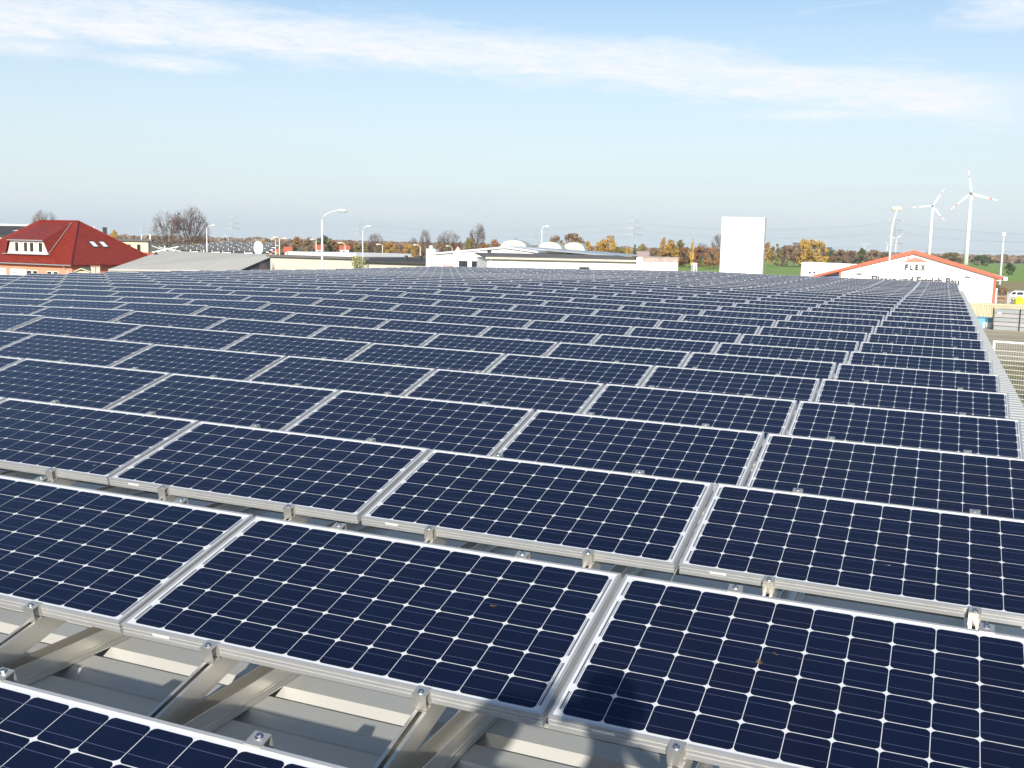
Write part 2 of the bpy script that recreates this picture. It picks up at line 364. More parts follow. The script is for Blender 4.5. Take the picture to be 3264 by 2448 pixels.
# ------------------------------------------------------------------ solar panel prototype (origin: centre of the lower front edge, top plane)
LH = .79
def sweep_frame(b, prof, hx, y0, y1, mi=0):
    """prof = (inward, z) pairs swept round the rectangle with mitred corners"""
    o = len(b.v); k = len(prof)
    for (sx, sy) in ((-1, 0), (1, 0), (1, 1), (-1, 1)):
        for (u, z) in prof:
            b.v.append((sx * (hx - u), (y0 + u) if sy == 0 else (y1 - u), z))
    for c in range(4):
        c2 = (c + 1) % 4
        for i in range(k):
            j = (i + 1) % k
            b.f.append((o + c * k + i, o + c2 * k + i, o + c2 * k + j, o + c * k + j)); b.m.append(mi)
FP = [(0, 0), (0, -.009), (.0022, -.010), (.0022, -.014), (0, -.015), (0, -.024), (.0022, -.025), (.0022, -.029), (0, -.030), (0, -.046),
      (.022, -.046), (.022, -.044), (.003, -.044), (.003, -.006), (.0105, -.006), (.0105, 0)]
fb = MB(); sweep_frame(fb, FP, LH, 0, PW)
def panel_face(b, full=True):
    zb = -.0042
    b.poly([(-LH + .0105, .0105, zb), (LH - .0105, .0105, zb), (LH - .0105, PW - .0105, zb), (-LH + .0105, PW - .0105, zb)], 0)
    # white underside
    b.poly([(-LH + .004, .004, zb - .004), (-LH + .004, PW - .004, zb - .004), (LH - .004, PW - .004, zb - .004), (LH - .004, .004, zb - .004)], 0)
    c = .1240 / 2; ch = .0122; p = .127; px_ = .1262; kx = .1238 / .1240
    for i in range(12):
        for j in range(6):
            cx = (i - 5.5) * px_; cy = PW / 2 + (j - 2.5) * p; z = zb + .0005
            pts = [(-c + ch, -c), (c - ch, -c), (c - .35 * ch, -c + .35 * ch), (c, -c + ch), (c, c - ch), (c - .35 * ch, c - .35 * ch), (c - ch, c), (-c + ch, c), (-c + .35 * ch, c - .35 * ch), (-c, c - ch), (-c, -c + ch), (-c + .35 * ch, -c + .35 * ch)]
            b.poly([(cx + x * kx, cy + y, z) for x, y in pts], 1)
    if not full: return
    for j in range(6):
        for s in (-.031, .031):
            cy = PW / 2 + (j - 2.5) * p + s; z = zb + .0009
            b.poly([(-6 * px_, cy - .0007, z), (6 * px_, cy - .0007, z), (6 * px_, cy + .0007, z), (-6 * px_, cy + .0007, z)], 2)
    for s in (-1, 1):
        for off, segs in ((.0082, ((0, 1), (2, 3), (4, 5)) if s > 0 else ((1, 2), (3, 4))), (.0082, () if s > 0 else ((0, 0), (5, 5))), (.0028, ((0, 0), (1, 1), (2, 2), (3, 3), (4, 4), (5, 5)))):
            for (a, c2) in segs:
                ya = PW / 2 + (a - 2.5) * p - .044; yb = PW / 2 + (c2 - 2.5) * p + .044; x = s * (6 * px_ + off * 1.25)
                w = .0030 if off > .005 else .001
                b.poly([(x - w, ya, zb + .0009), (x + w, ya, zb + .0009), (x + w, yb, zb + .0009), (x - w, yb, zb + .0009)], 3 if off > .005 else 2)
pf = MB(); panel_face(pf)
def clamp_mb(back):
    b = MB(); s = 1 if back else -1; e = PW if back else 0
    def bx(ya, yb, z0_, z1_, xa=-.023, xb=.023):
        ys = sorted((e + s * ya, e + s * yb)); b.box(xa, xb, ys[0], ys[1], z0_, z1_)
    bx(-.0095, .036, .0006, .0042)            # top plate gripping the frame lip
    bx(.0015, .0045, -.046, .0006)            # inner leg along the frame
    bx(.033, .036, -.052, .0006)              # outer leg
    bx(-.002, .036, -.056, -.050)             # foot
    return b
def bolt_mb(back):
    b = MB(); s = 1 if back else -1; e = PW if back else 0; c = e + s * .019
    b.tube([(0, c, .0042), (0, c, .0060)], .0105, 14); b.tube([(0, c, .006), (0, c, .0125)], .0068, 6)
    return b
def strut_mb():
    b = MB(); w = .020; t_ = .003; ya, yb = -.435, .86; zt, zb_ = -.0565, -.135
    b.box(-w, -w + t_, ya, yb, zb_, zt); b.box(w - t_, w, ya, yb, zb_, zt)
    b.box(-w + t_, w - t_, ya, yb, zb_, zb_ + t_)
    b.box(-w + t_, -w + .012, ya, yb, zt - .002, zt); b.box(w - .012, w - t_, ya, yb, zt - .002, zt)
    return b
def post_mb():
    # upright at the back: from under the strut down to the rail (in the tilted panel frame the post leans back by the tilt)
    b = MB(); c, s = math.cos(TH), math.sin(TH)
    def P(y, z): return (y * c + z * s, -y * s + z * c)     # world-like (y,z) relative origin -> local
    for dx in (-.024, .021):
        pts = []
        for (y, z) in ((.80, .045), (.84, .045), (.84, -.245), (.80, -.245)):
            ly, lz = P(y, z); pts.append((ly, lz))
        vs = [(dx, y, z) for y, z in pts] + [(dx + .003, y, z) for y, z in pts]
        b.add(vs, [(0, 1, 2, 3), (7, 6, 5, 4), (0, 4, 5, 1), (1, 5, 6, 2), (2, 6, 7, 3), (3, 7, 4, 0)])
    return b
MESH = {}
proto_objs = []
def mk(name, mbld, mats):
    o = mbld.build(name, mats); me = o.data; bpy.data.objects.remove(o); return me
me_frame = mk('frame', fb, [M['alu']])
me_face = mk('cell_face', pf, [M['back'], M['cell'], M['bus'], M['ribbon']])
me_cb, me_cf = mk('clamp', clamp_mb(True), [M['alu_mill']]), mk('clamp', clamp_mb(False), [M['alu_mill']])
me_bb, me_bf = mk('bolt', bolt_mb(True), [M['steel']]), mk('bolt', bolt_mb(False), [M['steel']])
me_strut = mk('strut', strut_mb(), [M['alu_mill']]); me_post = mk('post', post_mb(), [M['alu_mill']])
stk = MB(); stk.box(-.655, -.585, -.0006, .0004, -.0215, -.0125); me_sticker = mk('sticker', stk, [M['label']])

NODES = [(0, 0), (5, 0), (8, -.0204), (11, .0019), (14, .0054), (18, .0155), (24, -.041), (31, -.0033), (40, 0)]
def rowdz(r):
    for (a, za), (b, zb) in zip(NODES, NODES[1:]):
        if a <= r <= b: return za + (zb - za) * (r - a) / (b - a)
    return 0
jr = random.Random(3)
def panel_matrix(r, g):
    xc = (g - .5) * PX_; left = xc < XR + .1
    sl = math.atan(SL) if left else 0
    j = (jr.uniform(-.003, .003), jr.uniform(-.004, .004), jr.uniform(-.002, .003))
    T = Matrix.Translation((xc + j[0], r * PY_ + j[1], rz_(xc) + rowdz(r) + j[2]))
    return Rt @ T @ Matrix.Rotation(-sl, 4, 'Y') @ Matrix.Rotation(TH + jr.uniform(-.002, .002), 4, 'X') @ Matrix.Rotation(jr.uniform(-.0012, .0012), 4, 'Z')
def project(p):
    v = Vector(p) - CAM; c = RC.transposed() @ v
    return (1632 + FPX * c.x / c.z, 1224 + FPX * c.y / c.z, c.z)
ORD = ['zeroth', 'first', 'second', 'third', 'fourth', 'fifth', 'sixth', 'seventh', 'eighth', 'ninth', 'tenth', 'eleventh', 'twelfth', 'thirteenth', 'fourteenth', 'fifteenth',
       'sixteenth', 'seventeenth', 'eighteenth', 'nineteenth', 'twentieth', 'twenty-first', 'twenty-second', 'twenty-third', 'twenty-fourth', 'twenty-fifth']
ind, rest = [], []
for r in range(0, 32):
    for g in range(1, -16, -1):
        mt_ = panel_matrix(r, g)
        pr = [project(mt_ @ Vector((x, y, 0))) for x in (-LH, LH) for y in (0, PW)]
        vis = all(p[2] > .05 for p in pr) and max(p[0] for p in pr) > 0 and min(p[0] for p in pr) < 3264 and min(p[1] for p in pr) < 2448
        vis = vis or (r == 0 and g == 0)
        (ind if vis and len(ind) < 300 else rest).append((r, g, mt_))
def part(name, me, parent, loc=(0, 0, 0)):
    o = bpy.data.objects.new(name, me); COL.link(o); o.parent = parent; o.location = loc; return o
SPECIAL = {(1, 1): "solar panel with the shadow of the photographer's head on its lower left corner",
           (0, 0): 'front solar panel cut off by the lower left corner of the picture',
           (1, 0): 'near solar panel, whole, with a brown leaf stain, left of the shadowed panel'}
for (r, g, mt_) in ind:
    pos = ORD[2 - g]
    if (r, g) in SPECIAL: lab = SPECIAL[(r, g)]
    elif g == 1: lab = 'solar panel at the right eave end of the %s row from the front' % ORD[r + 1]
    elif g == -15: lab = 'solar panel at the far left end of the %s row from the front' % ORD[r + 1]
    else: lab = 'solar panel in the %s row from the front, %s from the right end' % (ORD[r + 1], pos)
    root = bpy.data.objects.new('solar_panel', None); COL.link(root); root.empty_display_size = .1
    root.matrix_world = mt_; tag(root, lab, 'solar panel', 'solar panels in rows on the hall roof')
    part('frame', me_frame, root); part('cell_face', me_face, root)
    for sx in (-.4, .4):
        for mc, mb_ in ((me_cb, me_bb), (me_cf, me_bf)):
            if mc is me_cf and r > 8: continue
            c = part('clamp', mc, root, (sx, 0, 0))
            if r < 7: part('bolt', mb_, c)
    if r < 9:
        for sx in (-.4, .4):
            part('strut', me_strut, root, (sx, 0, 0)); part('post', me_post, root, (sx, 0, 0))
    if r < 5: part('sticker', me_sticker, root)
    if (r, g) == (1, 0): SP10 = root
    if (r, g) == (1, 1): SP11 = root
    if (r, g) == (2, 1): SP21 = root
    if (r, g) == (2, -1): SP2m1 = root
    if (r, g) == (2, -2): SP2m2 = root
def unproj(root, px, py):
    inv = root.matrix_world.inverted(); o = inv @ CAM; d = (inv.to_3x3() @ px_ray(px, py)); t_ = (-.003 - o.z) / d.z; return o + d * t_
def stain(root, px, py, size, mt_, n=5, seed=1):
    rr = random.Random(seed); p = unproj(root, px, py); b = MB()
    for k in range(n):
        cx, cy = p.x + rr.uniform(-1, 1) * size * .7, p.y + rr.uniform(-1, 1) * size * .4; s_ = size * rr.uniform(.12, .5); m_ = rr.randint(5, 8)
        b.poly([(cx + math.cos(6.283 * i / m_) * s_ * rr.uniform(.5, 1.3), cy + math.sin(6.283 * i / m_) * s_ * rr.uniform(.3, .8), -.0026 + k * .00012) for i in range(m_)])
    b.build('stain', mt_, root)
for o_ in (SP10, SP11, SP21, SP2m1, SP2m2): pass
bpy.context.view_layer.update()
stain(SP10, 1573, 1932, .014, M['leafstain'], 9, 2); stain(SP11, 2420, 2110, .018, M['leafstain'], 6, 3); stain(SP11, 2555, 2100, .012, M['leafstain'], 4, 4)
stain(SP11, 2475, 2085, .012, M['leafstain'], 5, 9); stain(SP21, 2828, 1802, .014, M['dropping'], 4, 5); stain(SP2m1, 548, 1477, .017, M['dropping'], 4, 6); stain(SP2m2, 302, 1484, .016, M['dropping'], 4, 7)
# the far rows and the ones outside the frame as one mass
far = MB(); ff = MB(); sweep_frame(ff, [(0, 0), (0, -.046), (.012, -.046), (.0105, 0)], LH, 0, PW, 3); panel_face(ff, False)
cb_ = clamp_mb(True)
for (r, g, mt_) in rest:
    for src, off in ((ff, None), (cb_, -.4), (cb_, .4)):
        o = len(far.v)
        far.v += [tuple(mt_ @ Vector((v[0] + (off or 0), v[1], v[2]))) for v in src.v]
        far.f += [tuple(o + i for i in f) for f in src.f]; far.m += (src.m if off is None else [3] * len(src.f))
tag(far.build('distant_solar_panels', [M['back'], M['cell'], M['bus'], M['alu']]), 'mass of the farthest dark blue solar panel rows at the far end of the roof', 'solar panels', kind='stuff')

# mounting rails lying on the roof, two under each column of panels
def rail_mb():
    b = MB(); w = .033; ya, yb = -.55, 31 * PY_ + .95; z0_, z1_ = ZC + .002, ZC + .074
    b.box(-w, -w + .003, ya, yb, z0_, z1_); b.box(w - .003, w, ya, yb, z0_, z1_); b.box(-w + .003, w - .003, ya, yb, z0_, z0_ + .003)
    b.box(w, w + .016, ya, yb, z0_, z0_ + .003); b.box(-w - .016, -w, ya, yb, z0_, z0_ + .003); b.box(w, w + .004, ya, yb, z0_ + .016, z0_ + .020)
    return b
me_rail = mk('mounting_rail', rail_mb(), [M['alu_mill']])
for g in range(1, -16, -1):
    for side, sx in (('left', -.4), ('right', .4)):
        xc = (g - .5) * PX_ + sx + .042
        o = bpy.data.objects.new('mounting_rail', me_rail); COL.link(o); o.matrix_world = Rt @ Matrix.Translation((xc, 0, rz_(xc)))
        tag(o, 'aluminium rail on the roof, %s one under the %s panel column from the right' % (side, ORD[2 - g]), 'rail', 'mounting rails under the panels')

# ------------------------------------------------------------------ helpers for the surroundings
class Facade:
    """a wall line on the ground from photo column A (at distance dA) to column B; local x runs along it, y away from the camera"""
    def __init__(s, name, label, cat, A, B, group=None):
        a, b = Gd(*A), Gd(*B); s.W = (b - a).length; s.rz = math.atan2(b.y - a.y, b.x - a.x)
        s.root = thing(name, label, cat, a, s.rz, group)
        s.mw = Matrix.Translation(a) @ Matrix.Rotation(s.rz, 4, 'Z'); s.inv = s.mw.inverted(); s.a = a
        s.c = s.inv @ CAM
    def uv(s, px, py, y=0.0):
        d = s.inv.to_3x3() @ px_ray(px, py); t_ = (y - s.c.y) / d.y; p = s.c + d * t_; return p.x, p.z
    def build(s, mb, name, mt_): return mb.build(name, mt_, s.root)
def windows(F, rects, fm, gm, y=0.0, name='window', mull=True, par=None):
    for (x0, z0, x1, z1) in rects:
        b = MB(); f_ = .09
        b.box(x0 - f_, x0, y - .05, y + .05, z0 - f_, z1 + f_); b.box(x1, x1 + f_, y - .05, y + .05, z0 - f_, z1 + f_)
        b.box(x0, x1, y - .05, y + .05, z1, z1 + f_); b.box(x0 - f_, x1 + f_, y - .09, y + .05, z0 - f_ - .04, z0)
        w = b.build(name, fm, par or F.root); g2 = MB(); g2.box(x0, x1, y - .012, y + .03, z0, z1); g2.build('pane', gm, w)
def uvmap(o, fn):
    me = o.data; uvl = me.uv_layers.new(name='UVMap')
    for p in me.polygons:
        nrm = p.normal; ax = Vector((0, 0, 1)).cross(nrm); ax = ax.normalized() if ax.length > 1e-3 else Vector((1, 0, 0)); up = nrm.cross(ax)
        for li in p.loop_indices:
            co = me.vertices[me.loops[li].vertex_index].co; uvl.data[li].uv = (co.dot(ax), co.dot(up))

# ------------------------------------------------------------------ red hipped-roof house
F = Facade('house', 'salmon house with a glazed red hipped tile roof and a dormer', 'house', (-110, 835, 187), (228, 838, 168))
W_, DP, HE, HR = F.W, 17.0, 3.9, 10.4
ov = .7
b = MB(); b.box(.0, W_, 0, DP, 0, HE + .25); F.build(b, 'wall', M['coral'])
h = DP / 2 + ov
e = [(-ov, -ov, HE), (W_ + ov, -ov, HE), (W_ + ov, DP + ov, HE), (-ov, DP + ov, HE)]
r1, r2 = (F.uv(125, 707, DP / 2)[0], DP / 2, HR), (F.uv(250, 707, DP / 2)[0], DP / 2, HR)
b = MB(); b.poly([e[0], e[1], r2, r1]); b.poly([e[1], e[2], r2]); b.poly([e[2], e[3], r1, r2]); b.poly([e[3], e[0], r1])
rf = F.build(b, 'roof', M['tiles']); uvmap(rf, None)
b = MB()
for p, q_ in ((e[0], r1), (e[1], r2), (e[2], r2), (e[3], r1), (r1, r2)): b.tube([Vector(p) + Vector((0, 0, .05)), Vector(q_) + Vector((0, 0, .05))], .13, 6)
b.build('ridge_tiles', M['ridge'], rf)
b = MB(); b.box(-ov - .02, W_ + ov + .02, -ov - .13, -ov + .02, HE - .16, HE - .02); F.build(b, 'gutter', M['galv'])
b = MB(); b.box(-ov, W_ + ov, -ov, 0, HE - .1, HE - .03); b.box(W_, W_ + ov, 0, DP + ov, HE - .1, HE - .03); F.build(b, 'soffit', M['ridge'])
b = MB(); b.tube([(W_ - 1.2, -ov, HE - .1), (W_ - .9, -.1, HE - .9), (W_ - .35, -.08, HE - 1.5), (W_ - .35, -.08, 0)], .07); F.build(b, 'downpipe', M['galv'])
# dormer
def roofz(y): return HE + (y + ov) / (DP / 2 + ov) * (HR - HE)
yF = 1.15; zb = roofz(yF) + .02
uL, zT = F.uv(33, 761, yF); uR, _ = F.uv(140, 766, yF); uLb, _ = F.uv(20, 805, yF); uRb, _ = F.uv(158, 812, yF)
ztop = zb + 2.15
b = MB(); b.wallpoly([(uLb + .25, yF, zb - .1), (uRb - .25, yF, zb - .1), (uR, yF, ztop), (uL, yF, ztop)], .2)
dm = F.build(b, 'dormer', M['pink'])
ul, ur = r1[0] + .6, r2[0] - 1.0; yt = DP / 2 - .5
b = MB(); b.poly([(uL - .15, yF - .35, ztop), (uR + .15, yF - .35, ztop), (ur, yt, roofz(yt) + .06), (ul, yt, roofz(yt) + .06)])
b.poly([(uR + .15, yF - .35, ztop), (uRb, yF - .2, zb), (ur, yt, roofz(yt) + .06)]); b.poly([(uLb, yF - .2, zb), (uL - .15, yF - .35, ztop), (ul, yt, roofz(yt) + .06)])
dr = b.build('dormer_roof', M['tiles'], dm); uvmap(dr, None)
b = MB(); b.box(uL - .2, uR + .2, yF - .48, yF - .33, ztop - .14, ztop + .02); b.box(uLb - .2, uRb + .1, yF - .6, yF, zb - .06, zb + .05)
b.beam((uRb, yF - .2, zb + .08), (ur, yt, roofz(yt) + .12), .16, .06); b.build('flashing', M['galv'], dm)
for (xa, xb) in ((49, 60), (77, 88), (96, 108), (124, 136)):
    a_, c_ = F.uv(xa, 780, yF)[0], F.uv(xb, 780, yF)[0]
    bb_ = MB(); f_ = .13
    bb_.box(a_ - f_, c_ + f_, yF - .06, yF, zb + .22, zb + 1.92); w = bb_.build('window', M['white'], dm)
    g2 = MB(); g2.box(a_ + .04, c_ - .04, yF - .09, yF - .05, zb + .38, zb + 1.75); g2.build('pane', M['glassb'], w)
# skylights on the hip facing right
N_ = Vector((HR - HE, 0, h)).normalized()
for k in range(2):
    y_ = 7.1 + k * 1.9; z_ = HE + 3.0; x_ = W_ + ov - (z_ - HE) / (HR - HE) * (W_ + ov - r2[0])
    sl_ = Vector((-(W_ + ov - r2[0]), 0, HR - HE)).normalized(); nn = Vector((HR - HE, 0, W_ + ov - r2[0])).normalized(); ce = Vector((x_, y_, z_)) + nn * .06
    b = MB(); q4 = [ce + Vector((0, a_ * .6, 0)) + sl_ * c_ * .85 for a_, c_ in ((-1, -1), (1, -1), (1, 1), (-1, 1))]
    lo_ = [p - nn * .1 for p in q4]; b.add([tuple(p) for p in q4 + lo_], [(0, 1, 2, 3), (0, 4, 5, 1), (1, 5, 6, 2), (2, 6, 7, 3), (3, 7, 4, 0)])
    sk = F.build(b, 'skylight', M['dark']); b = MB(); b.poly([ce + nn * .02 + Vector((0, a_ * .42, 0)) + sl_ * c_ * .62 for a_, c_ in ((-1, -1), (1, -1), (1, 1), (-1, 1))]); b.build('pane', M['white2'], sk)
# ground floor openings
for (xa, xb) in ((86, 100), (106, 119), (151, 164), (171, 184)):
    a_, z0_ = F.uv(xa, 872, 0); c_, z1_ = F.uv(xb, 849, 0)
    windows(F, [(a_, 1.0, c_, 2.75)], M['white'], M['glass'])
for (xa, xb, nm) in ((-4, 20, 'garage_door'), (33, 82, 'front_door')):
    a_, _ = F.uv(xa, 860); c_, _ = F.uv(xb, 860); b = MB(); b.box(a_, c_, -.07, .02, 0, 2.95); dd = F.build(b, nm, M['white'])
    if nm == 'front_door':
        b = MB()
        for i in range(2):
            for j in range(3):
                x_ = a_ + (c_ - a_) * (.22 + i * .11); b.box(x_, x_ + .16, -.085, -.06, 1.5 + j * .38, 1.72 + j * .38)
        b.build('pane', M['glass'], dd)

# ------------------------------------------------------------------ buildings on the far left
F = Facade('warehouse', 'dark roofed building behind the red house at the left edge', 'building', (-60, 760, 262), (118, 760, 258))
h0 = 8 + (750 - 722) * 260 / 3333
b = MB(); b.box(0, F.W, 0, 14, 0, 8.0); F.build(b, 'wall', M['cream'])
b = MB(); b.slab([(-.5, -.6, 8.0), (F.W + .3, -.6, 8.0), (F.W + .3, 7, h0), (-.5, 7, h0)], .3); F.build(b, 'roof', M['dark'])
b = MB(); b.box(-.5, F.W + .3, 7, 7.6, h0 - .5, h0 + .35); F.build(b, 'parapet', M['white2'])
b = MB(); b.poly([(x_, -.6 + t_ * 7.6, 8.02 + t_ * (h0 - 8) + .05) for x_, t_ in ((5.6, .42), (8.2, .46), (8.4, .56), (6.4, .54))]); F.build(b, 'rooflight', M['white2'])
F = Facade('house', 'dark gabled house with a square chimney between the red roof and the cream building', 'house', (296, 750, 250), (352, 755, 250))
b = MB(); b.box(0, F.W, 0, 3, 0, 7.2); F.build(b, 'wall', M['grey'])
b = MB(); x1_ = F.uv(300, 735)[0]; b.wallpoly([(-.5, -.3, 7.0), (F.W + .5, -.3, 7.0), (x1_ + .5, -.3, 9.3), (x1_ - .5, -.3, 9.3)], 3.6); rf = F.build(b, 'roof', M['dark'])
b = MB(); xa, zt = F.uv(327, 726); xb, _ = F.uv(341, 726); b.box(xa, xb, 1, 2, 7, zt); b.box(xa - .08, xb + .08, .92, 2.08, zt, zt + .12); b.build('chimney', M['black'], rf)
b = MB(); xa, zt = F.uv(301, 722); b.tube([(xa, .5, 8), (xa, .5, zt)], .09); b.tube([(xa, .5, zt - .5), (xa, .5, zt)], .16); b.build('flue', M['galv'], rf)
F = Facade('office_building', 'flat roofed cream building between the red roof and the lattice roof', 'building', (330, 800, 232), (477, 803, 231.5))
zr = F.uv(400, 768)[1]
b = MB(); b.box(-6, F.W, 0, 12, 0, zr); F.build(b, 'wall', M['cream'])
b = MB(); b.box(-6.4, F.W + .5, -.5, 12.3, zr, zr + .42); F.build(b, 'roof', M['felt'])
windows(F, [(F.uv(a_, 790)[0], F.uv(a_, 806)[1], F.uv(c_, 790)[0], F.uv(a_, 779)[1]) for a_, c_ in ((406, 417), (437, 448))], M['cream'], M['glassb'])
for a_ in (451, 478.5):
    b = MB(); x_, zt = F.uv(a_, 747, 2); b.tube([(x_, 2, zr + .4), (x_, 2, zt)], .13, 8); F.build(b, 'vent_pipe', M['white2'])
b = MB(); b.box(F.W - .25, F.W + .02, -.14, -.02, 0, zr); F.build(b, 'downpipe', M['dark'])
F = Facade('outbuilding', 'low outbuilding with a coral red lean-to roof behind the grey hall', 'building', (415, 815, 205), (496, 815, 203))
b = MB(); b.box(0, F.W, 0, 6, 0, 3.6); F.build(b, 'wall', M['coral'])
b = MB(); zt = F.uv(440, 804, 6)[1]; zf = F.uv(440, 826)[1]; b.slab([(-.3, -.3, zf), (F.W + .3, -.3, zf), (F.W + .3, 6, zt), (-.3, 6, zt)], .15); F.build(b, 'roof', M['vtile'])

# roof carrying rows of tilted racks, seen from behind
F = Facade('rack_hall', 'hall whose low roof is covered with grey racks on white supports', 'building', (482, 806, 262), (812, 812, 250))
Wr = F.W; z0_ = F.uv(600, 806)[1]
b = MB(); b.box(0, Wr, 0, 34, 0, z0_ - .3); F.build(b, 'wall', M['grey'])
b = MB(); b.slab([(-.3, -.3, z0_ - .3), (Wr + 2, -.3, z0_ - .3), (Wr - 9, 34, z0_ + 1.9), (-.3, 34, z0_ + 1.9)], .2); F.build(b, 'roof', M['felt'])
rk, sp_ = MB(), MB(); rr = random.Random(5)
for i in range(9):
    y_ = 1 + i * 4.0; zz = z0_ - .1 + y_ / 34 * 2.1; xe = Wr + 1 - i * 1.35
    x_ = .5 + rr.uniform(0, 1)
    while x_ < xe:
        wseg = 2.6
        rk.slab([(x_, y_ + 1.3, zz + .15), (x_ + wseg, y_ + 1.3, zz + .15), (x_ + wseg, y_, zz + .85), (x_, y_, zz + .85)], .05)
        if rr.random() < .85: sp_.beam((x_ + .1, y_ - .1, zz + .25), (x_ + wseg * .85, y_ - .1, zz + .35), .08, .26)
        sp_.box(x_ + .2, x_ + .3, y_ - .12, y_ - .02, zz - .2, zz + .8); x_ += wseg + .12
sr = F.build(rk, 'rack', M['galv']); tag(sr, kind='stuff')
tag(F.build(sp_, 'support', M['white2']), kind='stuff')
b = MB()
xA, xB = F.uv(486, 806)[0], F.uv(600, 806)[0]
for k in range(3): b.beam((xA + k * 2.0, -.6, z0_ + 1.5 - k * .25), (xA + 5.5 + k * 2.2, -.6, z0_ - .1), .1, .12)
b.beam((xA + 1, -.6, z0_ + .1), (xA + 7, -.6, z0_ + 1.4), .14, .2); b.beam((xA, -.6, z0_ + .0), (xB + 6, -.6, z0_ - .05), .14, .22)
for x_ in (xA + 3.4, F.uv(558, 800)[0], F.uv(610, 800)[0], F.uv(652, 800)[0]): b.box(x_, x_ + .26, -.7, -.45, z0_ - 1, z0_ + (1.5 if x_ < xA + 4 else .75))
F.build(b, 'brace', M['white2'])

# ------------------------------------------------------------------ grey gabled hall behind the array
er, rR, rL, el_ = V(765, 862, 156), V(884, 811, 166), V(517, 799, 182), V(345, 864, 160)
o_ = Vector((er.x, er.y, GZ)); th_ = thing('storage_hall', 'grey storage hall with a pale low gable roof just behind the panels', 'building', o_)
def lo(p): return Vector(p) - o_
fr = V(992, 857, 176); E1, R1, L1, E0, F1 = lo(er), lo(rR), lo(rL), lo(el_), lo(fr); F1.z = E1.z; E0.z = E1.z - .2
B0 = L1 + (F1 - R1); B0.z = F1.z
def ext(p, q_, k): return p + (q_ - p) * k
oh = (R1 - L1).normalized() * .2
b = MB(); b.slab([E0, ext(E0, E1, 1) + oh, R1 + oh, L1], .22); b.slab([L1, R1 + oh, F1 + oh, B0], .22); b.build('roof', M['fibre'], th_)
b = MB()
for p, q_ in ((E1, R1), (R1, F1)): b.beam(p + oh * 1.05 - Vector((0, 0, .12)), q_ + oh * 1.05 - Vector((0, 0, .12)), .12, .42)
b.build('bargeboard', M['dark'], th_)
def gz(p, dz=0): return Vector((p.x, p.y, 0))
ins = -(R1 - L1).normalized() * .1
b = MB(); b.poly([gz(E1) + ins, gz(F1) + ins, F1 + ins - Vector((0, 0, .25)), R1 + ins - Vector((0, 0, .25)), E1 + ins - Vector((0, 0, .25))])
b.poly([gz(E0), gz(E1), E1 - Vector((0, 0, .3)), E0 - Vector((0, 0, .3))]); b.poly([gz(B0), gz(E0), E0 - Vector((0, 0, .3)), L1 - Vector((0, 0, .3)), B0 - Vector((0, 0, .3))]); b.build('wall', M['grey'], th_)
b = MB(); c0 = L1 + (E0 - L1) * .22 + (R1 - L1) * .04; b.tube([c0, c0 + Vector((0, 0, .45))], [.35, .05], 4); b.build('roof_vent', M['dark'], th_)

# ------------------------------------------------------------------ low buildings in the middle
F = Facade('long_shed', 'long flat beige shed with a white roof edge behind the tallest lamp post', 'building', (862, 860, 150), (1176, 862, 140))
zt = F.uv(980, 822)[1]
b = MB(); b.box(0, F.W, 0, 18, 0, zt); F.build(b, 'wall', M['beige'])
b = MB(); b.box(-.4, F.W + .3, -.4, 18.3, zt, zt + .28); F.build(b, 'roof', M['felt'])
b = MB(); b.box(-.4, F.W * .7, 4, 18.2, zt + .281, zt + .75); F.build(b, 'upper_roof', M['white2'])
F = Facade('long_shed', 'low long shed with a dark felt roof left of the white hall', 'building', (1150, 862, 128), (1369, 862, 124))
zt = F.uv(1250, 833)[1]; zt2 = F.uv(1250, 820, 12)[1]
b = MB(); b.box(0, F.W, 0, 12, 0, zt); F.build(b, 'wall', M['beige'])
b = MB(); b.slab([(-.4, -.4, zt), (F.W, -.4, zt), (F.W, 12, zt2), (-.4, 12, zt2)], .2); b.box(-.42, F.W, -.46, -.38, zt - .24, zt + .04); F.build(b, 'roof', M['dark'])
for a_ in (1290, 1334):
    b = MB(); x_ = F.uv(a_, 822, 6)[0]; b.box(x_, x_ + .3, 6, 6.3, zt, zt2 + .35); F.build(b, 'roof_vent', M['dark'])

# white hall with the red sign
F = Facade('motor_hall', 'white gabled hall with two square windows and a red sign', 'building', (1388, 862, 110.5), (1712, 862, 108))
zl = F.uv(1388, 806)[1]; xa, za = F.uv(1612, 785); zr_ = F.uv(1712, 800)[1]
b = MB(); b.wallpoly([(0, 0, 0), (F.W, 0, 0), (F.W, 0, zr_ - .2), (xa, 0, za - .2), (0, 0, zl - .2)], 26); F.build(b, 'wall', M['white'])
b = MB(); b.wallpoly([(-.3, -.25, zl - .2), (xa, -.25, za - .2), (F.W + .1, -.25, zr_ - .2), (F.W + .1, -.25, zr_), (xa, -.25, za), (-.3, -.25, zl)], 26.4)
xr = F.uv(2015, 812, 20)[0]; zz = F.uv(2015, 812, 20)[1]
b.slab([(xa, 3, za + .01), (xr, 9, zz - .1), (xr, 26, zz), (xa, 26, za + .02)], .15); F.build(b, 'roof', M['galv'])
b = MB(); b.box(-1.0, 0, -.15, 1.2, 0, F.uv(1375, 793)[1]); F.build(b, 'chimney', M['white'])
b = MB(); xq, zq = F.uv(1371, 787); b.tube([(xq, .3, zq - .25), (xq, .3, zq - .12), (xq, .3, zq + .05), (xq, .3, zq + .17)], [.08, .2, .2, .06], 8); F.build(b, 'globe_lamp', M['white'])
x0_, x1_ = F.uv(1449, 810)[0], F.uv(1549, 810)[0]; z0_ = F.uv(1500, 806)[1]
b = MB(); b.box(x0_, x1_, -.35, -.002, 0, z0_); F.build(b, 'bay', M['grey' if False else 'white2'])
